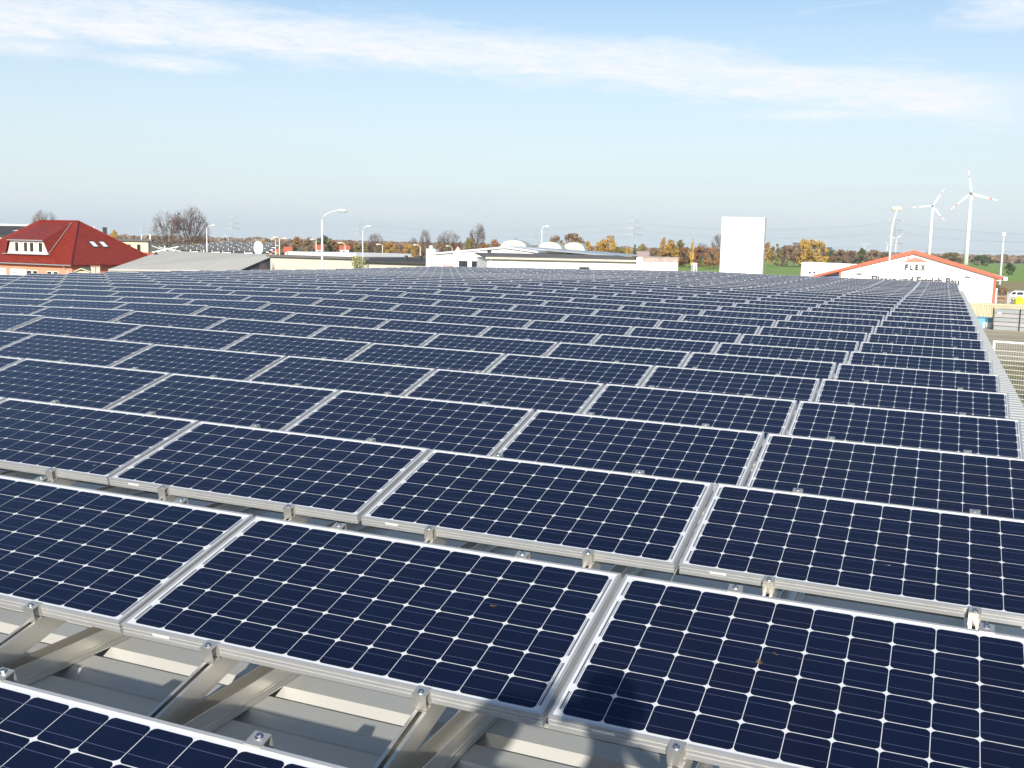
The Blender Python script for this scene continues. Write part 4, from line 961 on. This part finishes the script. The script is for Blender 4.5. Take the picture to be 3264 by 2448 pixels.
rows = [
 ('left of the tallest street lamp', 520, 828, [(640, 768, 60, 'brown', 'bush'), (700, 768, 70, 'brown', 'bush'), (770, 767, 70, 'brown', 'bush'), (838, 766, 48, 'gold', 'round'), (905, 771, 48, 'brown', 'round'), (946, 755, 52, 'rust', 'round'), (935, 781, 34, 'green', 'round'), (983, 757, 44, 'brown', 'round'), (1002, 776, 46, 'olive', 'wide')]),
 ('between the tallest lamp and white hall', 520, 828, [(1031, 751, 62, 'green', 'round'), (1062, 766, 62, 'rust', 'round'), (1088, 769, 44, 'gold', 'tall'), (1120, 771, 60, 'rust', 'wide'), (1152, 775, 46, 'olive', 'round'), (1180, 777, 44, 'rust', 'round'), (1205, 777, 44, 'brown', 'round'), (1240, 772, 58, 'gold', 'round'), (1272, 778, 42, 'rust', 'tall'), (1303, 775, 54, 'gold', 'wide'), (1334, 778, 44, 'rust', 'round'), (1368, 779, 44, 'brown', 'round')]),
 ('over the left slope of the white hall', 480, 828, [(1404, 777, 40, 'rust', 'round'), (1452, 776, 50, 'rust', 'wide'), (1492, 759, 48, 'olive', 'round'), (1541, 772, 44, 'rust', 'round'), (1577, 764, 46, 'rust', 'round')]),
 ('between the arched rooflights and evergreen', 480, 832, [(1772, 749, 60, 'brown', 'wide'), (1825, 745, 90, 'brown', 'wide'), (1872, 770, 50, 'gold', 'round'), (1908, 772, 44, 'gold', 'round'), (1938, 752, 58, 'gold', 'round'), (1972, 786, 60, 'olive', 'bush'), (2000, 790, 46, 'gold', 'bush')]),
 ('between the evergreen and the white tower', 520, 848, [(2046, 778, 40, 'olive', 'round'), (2084, 790, 50, 'brown', 'round'), (2111, 757, 34, 'gold', 'tall'), (2136, 765, 54, 'gold', 'round'), (2166, 766, 44, 'olive', 'round'), (2205, 759, 20, 'gold', 'tall'), (2182, 786, 60, 'rust', 'wide'), (2228, 786, 60, 'rust', 'wide'), (2272, 785, 60, 'rust', 'wide'), (2312, 790, 50, 'rust', 'wide')]),
 ('between the white tower and red edged hall', 650, 845, [(2442, 772, 44, 'gold', 'tall'), (2470, 778, 44, 'olive', 'tall'), (2500, 782, 46, 'brown', 'round'), (2530, 774, 54, 'brown', 'round'), (2560, 763, 62, 'gold', 'round'), (2590, 763, 96, 'gold', 'wide'), (2622, 782, 40, 'brown', 'round'), (2644, 788, 30, 'green', 'round'), (2676, 796, 60, 'brown', 'wide'), (2712, 797, 54, 'brown', 'wide'), (2744, 792, 40, 'green', 'round'), (2782, 797, 56, 'brown', 'wide'), (2820, 801, 50, 'brown', 'wide')]),
]
cnt = {}
for where, d, pyb, lst in rows:
    tot = {}
    for t_ in lst: tot[t_[3]] = tot.get(t_[3], 0) + 1
    seen = {}
    for (px, pt, w_2, leaf, k) in lst:
        seen[leaf] = seen.get(leaf, 0) + 1
        lab = ('%s tree %s' % (CN[leaf], where) if tot[leaf] == 1 else '%s of the %s trees %s' % (ORD[seen[leaf]], CN[leaf], where))
        cnt[k] = cnt.get(k, 0) + 1; pr_ = TP[k][cnt[k] % len(TP[k])]
        put_tree(pr_, px, pt, w_2, pyb, d + (px * 7 % 60) - 30, lab, leaf)
put_tree(TP['cone'][0], 2022, 777, 20, 830, 430, 'small dark evergreen right above the roof end of the annex', 'green')
put_tree(TP['wide'][0], 3035, 805, 60, 833, 900, 'pale olive tree just left of the tallest turbine base', 'olive')
put_tree(TP['bush'][0], 3132, 813, 62, 834, 1100, 'broad dark green thicket between the tallest turbine and the mast', 'green')
put_tree(TP['round'][1], 3218, 838, 40, 865, 560, 'lone dark bush standing in the green field at the right', 'green', name='bush', cat='bush')
put_tree(TP['bush'][1], 3178, 908, 44, 940, 215, 'brown bush behind the right corner of the red edged hall', 'brown', name='bush', cat='bush')
put_tree(TP['bush'][0], 3198, 916, 30, 940, 222, 'small brown bush next to the white van', 'brown', name='bush', cat='bush')
put_tree(TP['round'][0], 205 + 160, 735, 34, 790, 420, 'golden tree behind the dark square chimney', 'gold')
wl = meshes(leafy(33, 1.0, 60, 60, .08, lsize=.03), M['bark'], LEAF['willow'])
put_tree(wl, 1143, 818, 100, 880, 112, 'round grey green bush in front of the long beige shed', None, 'bushes near the sheds', 'bush', 'bush')
GB = 'leafless trees against the sky'
for (px, pt, w_2, pyb, d, k, lab) in ((146, 665, 92, 760, 300, 2, 'leafless tree behind the red roof ridge'), (532, 668, 96, 812, 350, 0, 'left and smaller of the two big leafless trees'), (607, 654, 124, 812, 345, 3, 'right and taller of the two big leafless trees'),
        (1197, 740, 58, 825, 480, 1, 'leafless tree right of the tall pylon, behind the round bush'), (1316, 753, 34, 825, 500, 2, 'smallest leafless tree left of the white hall'), (1354, 728, 42, 825, 480, 1, 'slender leafless tree above the corner of the white hall'),
        (1432, 731, 84, 825, 470, 0, 'broad domed leafless tree above the white hall'), (1520, 707, 60, 825, 460, 2, 'tallest leafless tree above the white hall roof'), (1640, 757, 40, 825, 480, 3, 'leafless crown peeping over the first arched rooflight'), (2288, 742, 50, 845, 560, 1, 'leafless tree touching the left side of the white tower'), (2235, 772, 50, 845, 560, 3, 'low leafless tree behind the rust bushes near the tower')):
    put_tree(BP[k], px, pt, w_2, pyb, d, lab, None, GB)
for (px, pt, w_2, pyb, d, k, lab) in ((838, 822, 40, 900, 80, 1, 'bare sapling in front of the grey gable wall'), (868, 828, 26, 900, 84, 2, 'smaller bare sapling at the foot of the grey gable')):
    o = put_tree(BP[k], px, pt, w_2, pyb, d, lab, None, 'bare saplings', 'sapling', 'sapling')

# far woodland on the horizon, a mass nobody could count
rr = random.Random(11); wd_ = MB()
for (d, hmin, hmax, cols, step) in ((1900, 5, 13, range(-300, 3700, 3), 5.5), (2800, 12, 24, range(-300, 3700, 3), 8)):
    hh = 8.0
    for px in cols:
        hh += rr.uniform(-1.4, 1.4) + (9 - hh) * .04; hh = min(hmax, max(hmin, hh)); g0 = Gd(px, 790, d * rr.uniform(.97, 1.03))
        for k in range(7):
            z = hh * rr.random() ** .6; s_ = step * rr.uniform(.35, .7); c = g0 + Vector((rr.uniform(-4, 4), rr.uniform(-4, 4), z)); v = rdir(rr); u_ = v.orthogonal().normalized(); w3 = v.cross(u_)
            wd_.poly([c + u_ * s_, c + w3 * s_, c - u_ * s_ * .9, c - w3 * s_ * .8])
tag(wd_.build('woodland', LEAF['brown']), 'brown woodland band along the whole horizon', 'woodland', kind='stuff')

# ------------------------------------------------------------------ village houses among the trees
def cottage(label, px0, px1, pyr, pye, d, wallm, roofm, gable=False):
    F = Facade('house', label, 'house', (px0, 800, d), (px1, 800, d), 'houses among the trees'); ze = F.uv((px0 + px1) / 2, pye)[1]; zr = F.uv((px0 + px1) / 2, pyr, 4)[1]; D_ = 8
    b = MB(); b.box(0, F.W, 0, D_, 0, ze)
    if gable: b = MB(); b.wallpoly([(0, 0, 0), (F.W, 0, 0), (F.W, 0, ze), (F.W / 2, 0, zr - .15), (0, 0, ze)], D_)
    F.build(b, 'wall', wallm); b = MB()
    if gable: b.slab([(-.4, -.4, ze - .15), (F.W / 2, -.4, zr), (F.W / 2, D_, zr), (-.4, D_, ze - .15)], .15); b.slab([(F.W / 2, -.4, zr), (F.W + .4, -.4, ze - .15), (F.W + .4, D_, ze - .15), (F.W / 2, D_, zr)], .15)
    else: b.slab([(-.4, -.4, ze - .1), (F.W + .4, -.4, ze - .1), (F.W + .4, 4, zr), (-.4, 4, zr)], .15); b.slab([(-.4, 4, zr), (F.W + .4, 4, zr), (F.W + .4, D_ + .4, ze), (-.4, D_ + .4, ze)], .15)
    F.build(b, 'roof', roofm)
    windows(F, [(F.W * f_ - .5, ze - 1.9, F.W * f_ + .5, ze - .7) for f_ in ((.3, .7) if F.W > 5 else (.5,))], M['white'], M['glass'])
cottage('house with a bright red roof beside the round sign', 838, 886, 779, 797, 380, M['coral'], M['vtile'])
cottage('house with a small red roof between the dark green tree and the round sign', 907, 929, 786, 801, 400, M['pink'], M['vtile'])
cottage('red roofed house half hidden behind the tallest lamp', 1006, 1030, 780, 794, 400, M['white'], M['vtile'])
cottage('red roofed house among rust trees left of the round bush', 1084, 1112, 782, 793, 400, M['white'], M['vtile'])
cottage('white gabled cottage above the left slope of the white hall', 1452, 1466, 783, 797, 330, M['white'], M['vtile'], True)
cottage('house with a pale brown roof at the right end of the annex', 2034, 2066, 801, 818, 300, M['coral'], M['translu'])
cottage('salmon cottage among rust bushes left of the tower', 2208, 2232, 797, 806, 560, M['coral'], M['vtile'])
cottage('tiny white cottage in the bushes next to the tower', 2276, 2284, 812, 817, 500, M['cream'], M['vtile'], True)

# ------------------------------------------------------------------ things by the red house
F = Facade('shed', 'small green roofed shed between the red house and the panels', 'shed', (236, 868, 120), (288, 868, 120))
zt = F.uv(262, 857)[1]
b = MB(); b.box(.1, F.W - .1, 0, 2.2, 0, zt - .25); F.build(b, 'wall', M['cream'])
M['greenp'] = mat('green_paint', (.03, .20, .10), .5, noise=.15)
b = MB(); b.slab([(0, -.15, zt - .3), (F.W * .42, -.15, zt), (F.W * .42, 2.4, zt), (0, 2.4, zt - .3)], .05); b.slab([(F.W * .42, -.15, zt), (F.W, -.15, zt - .3), (F.W, 2.4, zt + .05), (F.W * .42, 2.4, zt + .1)], .05); F.build(b, 'roof', M['greenp'])
b = MB(); b.beam((0, -.2, zt - .28), (F.W * .42, -.2, zt + .03), .05, .09); b.beam((F.W * .42, -.2, zt + .03), (F.W, -.2, zt - .28), .05, .09); F.build(b, 'trim', M['cream'])
F = Facade('crate', 'pale wooden crate right of the green roofed shed', 'crate', (290, 868, 118), (319, 869, 118))
zt = F.uv(304, 848)[1]; b = MB(); b.box(0, F.W, 0, 1, 0, zt); F.build(b, 'body', M['beige']); b = MB(); b.box(-.05, F.W + .05, -.04, 1.04, zt - .1, zt + .02); b.box(F.W * .45, F.W * .55, -.03, -.002, 0, zt - .1); F.build(b, 'batten', M['timber'])

# ------------------------------------------------------------------ right hand yard
F = Facade('container', 'cream container with ribbed sides behind the grey stack', 'container', (3070, 1012, 140), (3420, 1016, 140))
zt = F.uv(3150, 968)[1]
b = MB(); n_ = int(F.W / .28)
for k in range(n_):
    x_ = k * .28; b.add([(x_, -.002, .15), (x_ + .05, -.12, .15), (x_ + .15, -.12, .15), (x_ + .20, -.002, .15), (x_, -.002, zt - .18), (x_ + .05, -.12, zt - .18), (x_ + .15, -.12, zt - .18), (x_ + .20, -.002, zt - .18)], [(0, 1, 5, 4), (1, 2, 6, 5), (2, 3, 7, 6)])
b.box(0, F.W, 0, 2.4, 0, zt); F.build(b, 'body', M['contain'])
b = MB(); b.box(0, F.W, -.07, -.002, zt - .17, zt + .03); b.box(0, F.W, -.07, -.002, 0, .14); F.build(b, 'rail', M['contain'])
b = MB()
F = Facade('panel_stack', 'tall grey stack of sheet panels strapped together at the right edge', 'stack', (3163, 1046, 129), (3420, 1050, 127))
zt = F.uv(3200, 986)[1]; hb = zt / 5
for k in range(5): tag(F.build(MB().box(.12, F.W, 0, 2.2, k * hb + .03, (k + 1) * hb - .03), 'panel', M['grey' if k % 2 else 'panelgrey']))
b = MB(); b.box(.05, F.W - .05, .08, 2.1, .0, zt - .05); F.build(b, 'core', M['dark'])
for a_ in (3164, 3250): x_ = F.uv(a_, 1010)[0]; F.build(MB().box(x_, x_ + .1, -.08, -.01, 0, zt + .12), 'strap', M['black'])
b = MB(); xq, zq = F.uv(3186, 998); b.wallpoly([(xq + .22 * math.cos(6.283 * k / 14), -.02, zq + .1 * math.sin(6.283 * k / 14)) for k in range(14)], .015); F.build(b, 'sticker', M['white2'])
F = Facade('skip', 'light blue skip with a white plate between the roof edge and the grey stack', 'skip', (3108, 1046, 131), (3162, 1046, 131))
zt = F.uv(3140, 1015)[1]
b = MB(); b.wallpoly([(0, 0, 0), (F.W, 0, 0), (F.W, 0, zt), (0, 0, zt - .05)], 1.8); F.build(b, 'body', M['cyan'])
b = MB(); b.slab([(-1.0, .3, zt - .35), (.1, -.08, zt + .08), (.1, 1.9, zt + .1), (-.9, 1.9, zt - .2)], .05); b.slab([(.1, -.08, zt + .08), (F.W, -.08, zt - .02), (F.W, 1.9, zt + .05), (.1, 1.9, zt + .12)], .05); F.build(b, 'lid', M['cyan'])
b = MB(); b.box(F.W * .45, F.W * .97, -.03, -.002, .08, zt * .62); F.build(b, 'plate', M['white2'])
# pallets, mixer, trestle, van
F = Facade('timber_stack', 'stack of weathered boards by the red corner of the hall', 'stack', (3164, 968, 156), (3209, 968, 156))
zb_, zt = F.uv(3185, 968)[1] - .4, F.uv(3185, 940)[1]; n_ = 6
for k in range(n_):
    z_ = zt * (k + .35) / n_; F.build(MB().box(.05 * (k % 3), F.W - .07 * (k % 2), 0, 1.2, z_, z_ + zt * .5 / n_), 'board', M['timber'])
b = MB()
for x_ in (.1, F.W * .5, F.W - .2): b.box(x_, x_ + .1, .1, 1.1, 0, zt * .93)
F.build(b, 'bearer', M['timber'])
F = Facade('trestle', 'rusty trestle table against the white wall at the end of the panels', 'trestle', (3090, 968, 152), (3140, 968, 152))
zt = F.uv(3110, 956)[1]
F.build(MB().box(0, F.W, 0, .9, zt - .16, zt), 'top', M['timber'])
for x_ in (F.W * .15, F.W * .8): F.build(MB().beam((x_ - .2, .2, 0), (x_, .4, zt - .16), .08, .08).beam((x_ + .25, .2, 0), (x_ + .05, .4, zt - .16), .08, .08), 'leg', M['timber'])
F = Facade('skip', 'grey steel hopper leaning beside the yellow sack', 'hopper', (3207, 966, 165), (3223, 966, 165))
zt = F.uv(3215, 930)[1]
b = MB(); b.wallpoly([(.1, 0, .5), (F.W * .75, 0, .5), (F.W, 0, zt * .78), (.05, 0, zt)], 1.4); F.build(b, 'body', M['grey'])
for x_ in (.25, F.W * .6): F.build(MB().tube([(x_, -.1, .35), (x_, 1.5, .35)], .35, 12), 'wheel', M['black'])
F = Facade('sack', 'bright yellow sack in front of the white van', 'sack', (3236, 966, 162), (3260, 966, 162))
zt = F.uv(3247, 946)[1]
b = MB(); rr = random.Random(4); n_ = 14
for j in range(7):
    f_ = j / 6; rad = (.50 + .12 * math.sin(f_ * 3.1)) * (1 if j < 6 else .55)
    for k in range(n_): b.v.append((F.W / 2 + math.cos(6.283 * k / n_) * rad * (1 + rr.uniform(-.06, .06)), .6 + math.sin(6.283 * k / n_) * rad, zt * f_ * (1 + rr.uniform(-.03, .03))))
for j in range(6):
    for k in range(n_): b.f.append((j * n_ + k, j * n_ + (k + 1) % n_, (j + 1) * n_ + (k + 1) % n_, (j + 1) * n_ + k)); b.m.append(0)
b.poly([b.v[6 * n_ + k] for k in range(n_)]); F.build(b, 'body', M['yellow'])
b = MB(); b.tube([(F.W / 2 - .3, .5, zt * .95), (F.W / 2 - .15, .5, zt + .35), (F.W / 2 + .25, .5, zt + .3), (F.W / 2 + .35, .5, zt * .95)], .04); F.build(b, 'loop', M['black'])
# van, side on
F = Facade('van', 'white van parked at the right edge beyond the hall', 'van', (3212, 950, 222), (3300, 950, 222))
L = F.W; H_ = 1.85
b = MB(); b.wallpoly([(.05, 0, .45), (.0, 0, 1.0), (.25, 0, 1.12), (.85, 0, 1.75), (1.1, 0, H_), (L - .5, 0, H_), (L - .08, 0, 1.5), (L, 0, .9), (L - .05, 0, .45)], 1.8); F.build(b, 'body', M['white2'])
for (x0_, x1_, dx) in ((.75, 1.35, -.25), (1.5, 2.6, 0), (2.8, 3.9, 0)): F.build(MB().wallpoly([(x0_ + dx, -.015, 1.12), (x1_, -.015, 1.12), (x1_, -.015, 1.62), (x0_ + .1, -.015, 1.62)], .012), 'side_window', M['glass'])
for x_ in (1.0, L - 1.1):
    wh = F.build(MB().tube([(x_, -.03, .34), (x_, .2, .34)], .34, 18), 'wheel', M['black']); MB().tube([(x_, -.05, .34), (x_, -.031, .34)], .2, 14).build('rim', M['galv'], wh)
F.build(MB().box(-.06, .02, .05, 1.75, .42, .66), 'bumper', M['dark']); F.build(MB().box(-.03, .12, .08, .35, .75, .95), 'headlight', M['plastic'])
# mesh fence beside the eave
F = Facade('mesh_fence', 'tall white wire mesh fence panel below the right eave', 'fence', (3157, 1290, 62), (3420, 1294, 61))
zt = F.uv(3200, 1093)[1]; n_ = int(F.W / .12)
b = MB()
for k in range(n_): b.box(k * .12, k * .12 + .005, 0, .005, .05, zt)
for k in range(int(zt / .25)): b.box(0, F.W, -.016, -.001, k * .25 + .05, k * .25 + .07)
F.build(b, 'mesh', M['white2'])
F.build(MB().box(0, F.W, -.04, .06, zt, zt + .1), 'top_rail', M['white2'])
for x_ in (-.12, 1.75, F.W): F.build(MB().box(x_, x_ + .11, -.04, .07, 0, zt + .1), 'post', M['white2'] if x_ < 1 else M['galv'])

# ------------------------------------------------------------------ the photographer, standing behind the camera
def skin(name, vs, es, mt_, parent=None, sub=2, root=0):
    me = bpy.data.meshes.new(name); me.from_pydata([v[:3] for v in vs], es, []); o = bpy.data.objects.new(name, me); COL.link(o)
    mod = o.modifiers.new('skin', 'SKIN'); mod.use_smooth_shade = True
    for i, v in enumerate(vs):
        r_ = v[3] if isinstance(v[3], tuple) else (v[3], v[3]); me.skin_vertices[0].data[i].radius = r_
        me.skin_vertices[0].data[i].use_root = (i == root)
    ms = o.modifiers.new('sub', 'SUBSURF'); ms.levels = sub; ms.render_levels = sub
    bpy.context.view_layer.update(); me2 = bpy.data.meshes.new_from_object(o.evaluated_get(bpy.context.evaluated_depsgraph_get())); bpy.data.objects.remove(o)
    me2.materials.clear(); me2.materials.append(mt_)
    me2.polygons.foreach_set('use_smooth', [True] * len(me2.polygons)); me2.polygons.foreach_set('material_index', [0] * len(me2.polygons))
    o = bpy.data.objects.new(name, me2); COL.link(o)
    if parent: o.parent = parent
    return o
M['skin'] = mat('skin', (.55, .33, .24), .55, noise=.08, nscale=6); M['jacket'] = mat('dark_jacket', (.05, .06, .09), .85, noise=.2, nscale=9, bump=.2)
M['jeans'] = mat('jeans', (.06, .09, .16), .9, noise=.25, nscale=14); M['hair'] = mat('hair_brown', (.07, .045, .03), .7, noise=.3, nscale=30); M['shoe'] = mat('work_shoe', (.06, .05, .045), .7)
fz = (Rt @ Vector((1.1, 0, ZC))).z
FD = Vector((-.378, .926, 0)); RD = Vector((.926, .378, 0)); UP = Vector((0, 0, 1))
PO = Vector((1.08, -1.45, fz))
person = thing('person', 'person in a dark jacket holding up a phone, seen only by their shadow', 'person', PO)
def L3(r_, f_, z_): return RD * r_ + FD * f_ + UP * z_
def vv(r_, f_, z_, rad): p = L3(r_, f_, z_); return (p.x, p.y, p.z, rad)
ph = CAM - FD * .02 - RD * .078 - PO            # phone centre, relative to the person
phr, phf, phz = ph.dot(RD), ph.dot(FD), ph.z
hl = (phr - .112, phf - .035, phz + .06); hr = (phr + .085, phf - .035, phz - .02)
body = [vv(0, 0, .98, (.15, .11)), vv(0, 0, 1.15, (.145, .105)), vv(0, .0, 1.35, (.155, .11)), vv(0, 0, 1.50, (.11, .08)), vv(0, .02, 1.60, (.058, .058)), vv(0, .03, 1.68, (.062, .07)), vv(0, .03, 1.77, (.09, .105)), vv(0, .02, 1.86, (.08, .09)),
        vv(-.18, 0, 1.47, .06), vv(-.43, .10, 1.52, .06), vv(-.31, .20, 1.70, .058), vv(hl[0] - .02, hl[1] - .03, hl[2] - .05, .042),
        vv(.18, 0, 1.47, .06), vv(.36, .06, 1.27, .052), vv(.25, .17, 1.44, .045), vv(hr[0] + .03, hr[1] - .03, hr[2] - .05, .030),
        vv(-.10, 0, .88, .095), vv(-.12, .02, .50, .062), vv(-.13, 0, .10, .042), vv(-.13, .02, .05, .042), vv(-.14, .16, .035, (.045, .03)),
        vv(.10, 0, .88, .095), vv(.12, .02, .50, .062), vv(.13, 0, .10, .042), vv(.13, .02, .05, .042), vv(.14, .16, .035, (.045, .03))]
es = [(0, 1), (1, 2), (2, 3), (3, 4), (4, 5), (5, 6), (6, 7), (3, 8), (8, 9), (9, 10), (10, 11), (3, 12), (12, 13), (13, 14), (14, 15), (0, 16), (16, 17), (17, 18), (18, 19), (19, 20), (0, 21), (21, 22), (22, 23), (23, 24), (24, 25)]
skin('body', body, es, M['skin'], person)
def grown(idx, k): 
    out = []
    for i in idx:
        v = body[i]; r_ = v[3] if isinstance(v[3], tuple) else (v[3], v[3]); out.append((v[0], v[1], v[2], (r_[0] + k, r_[1] + k)))
    return out
skin('jacket', grown([0, 1, 2, 3, 8, 9, 10, 12, 13, 14], .014), [(0, 1), (1, 2), (2, 3), (3, 4), (4, 5), (5, 6), (3, 7), (7, 8), (8, 9)], M['jacket'], person)
skin('trousers', grown([0, 16, 17, 18, 21, 22, 23], .012), [(0, 1), (1, 2), (2, 3), (0, 4), (4, 5), (5, 6)], M['jeans'], person)
for i0 in (18, 23): skin('shoe', grown([i0, i0 + 1, i0 + 2], .010), [(0, 1), (1, 2)], M['shoe'], person)
skin('hair', [vv(0, -.005, 1.77, (.096, .102)), vv(0, .0, 1.85, (.093, .1)), vv(0, .005, 1.90, (.055, .06))], [(0, 1), (1, 2)], M['hair'], person)
b = MB()
for s_ in (-1, 1):
    p = L3(s_ * .034, .122, 1.775); b.tube([p - FD * .012, p, p + FD * .004], [.009, .011, .004], 8)
b.build('eyes', M['white'], person)
b = MB(); p = L3(0, .12, 1.745); b.tube([p + UP * .035, p + FD * .022, p - UP * .01], [.008, .015, .010], 8); b.build('nose', M['skin'], person)
b = MB(); p = L3(0, .108, 1.695); b.tube([p - RD * .024, p + FD * .006, p + RD * .024], [.004, .007, .004], 6); b.build('mouth', M['coral'], person)
for s_ in (-1, 1): b = MB(); p = L3(s_ * .086, .02, 1.765); b.tube([p - UP * .03, p + RD * s_ * .012, p + UP * .03], [.008, .014, .008], 8); b.build('ear', M['skin'], person)
for s_, h_ in ((-1, hl), (1, hr)):
    vs = [vv(h_[0] + s_ * .03, h_[1] - .03, h_[2] - .05, (.028, .022)), vv(h_[0] + s_ * .022, h_[1] - .018, h_[2] - .015, (.034, .018)), vv(h_[0] + s_ * .016, h_[1] - .012, h_[2] + .02, (.034, .014))]; ed = [(0, 1), (1, 2)]
    skin('hand', vs, ed, M['skin'], person)
    for k in range(4):
        zz_ = h_[2] + .035 - k * .021; ln = (.9, 1.0, .95, .78)[k]
        fv = [vv(h_[0] + s_ * .02, h_[1] - .008, zz_ - .008, .0095), vv(h_[0] + s_ * .022, h_[1] + .022 * ln, zz_, .009), vv(h_[0] + s_ * .004, h_[1] + .034, zz_ + .002, .0085), vv(h_[0] - s_ * .018 * ln, h_[1] + .033, zz_ + .002, .007)]
        skin('finger', fv, [(0, 1), (1, 2), (2, 3)], M['skin'], person, 1)
    fv = [vv(h_[0] + s_ * .018, h_[1] - .02, h_[2] - .02, .012), vv(h_[0] - s_ * .002, h_[1] + .0, h_[2] - .03, .0105), vv(h_[0] - s_ * .022, h_[1] + .012, h_[2] - .012, .009)]
    skin('thumb', fv, [(0, 1), (1, 2)], M['skin'], person, 1)
po_ = thing('phone', 'black phone held sideways in both hands of the photographer', 'phone', PO + ph, math.atan2(RD.y, RD.x))
MB().box(-.08, .08, -.012, -.004, -.035, .035).build('case', M['black'], po_); MB().box(-.072, .072, -.0128, -.0121, -.031, .031).build('screen', M['glass'], po_)

# ------------------------------------------------------------------ air
hz = MB(); hz.box(-4700, 4700, -400, 4700, GZ - 1, 95)
hm = bpy.data.materials.new('haze'); hm.use_nodes = True; t_ = hm.node_tree; t_.nodes.clear()
vo = t_.nodes.new('ShaderNodeVolumePrincipled'); vo.inputs['Color'].default_value = (.80, .91, 1, 1); vo.inputs['Density'].default_value = 9e-5; vo.inputs['Anisotropy'].default_value = .1
ou = t_.nodes.new('ShaderNodeOutputMaterial'); t_.links.new(vo.outputs[0], ou.inputs['Volume'])
tag(hz.build('haze', hm), kind='stuff')
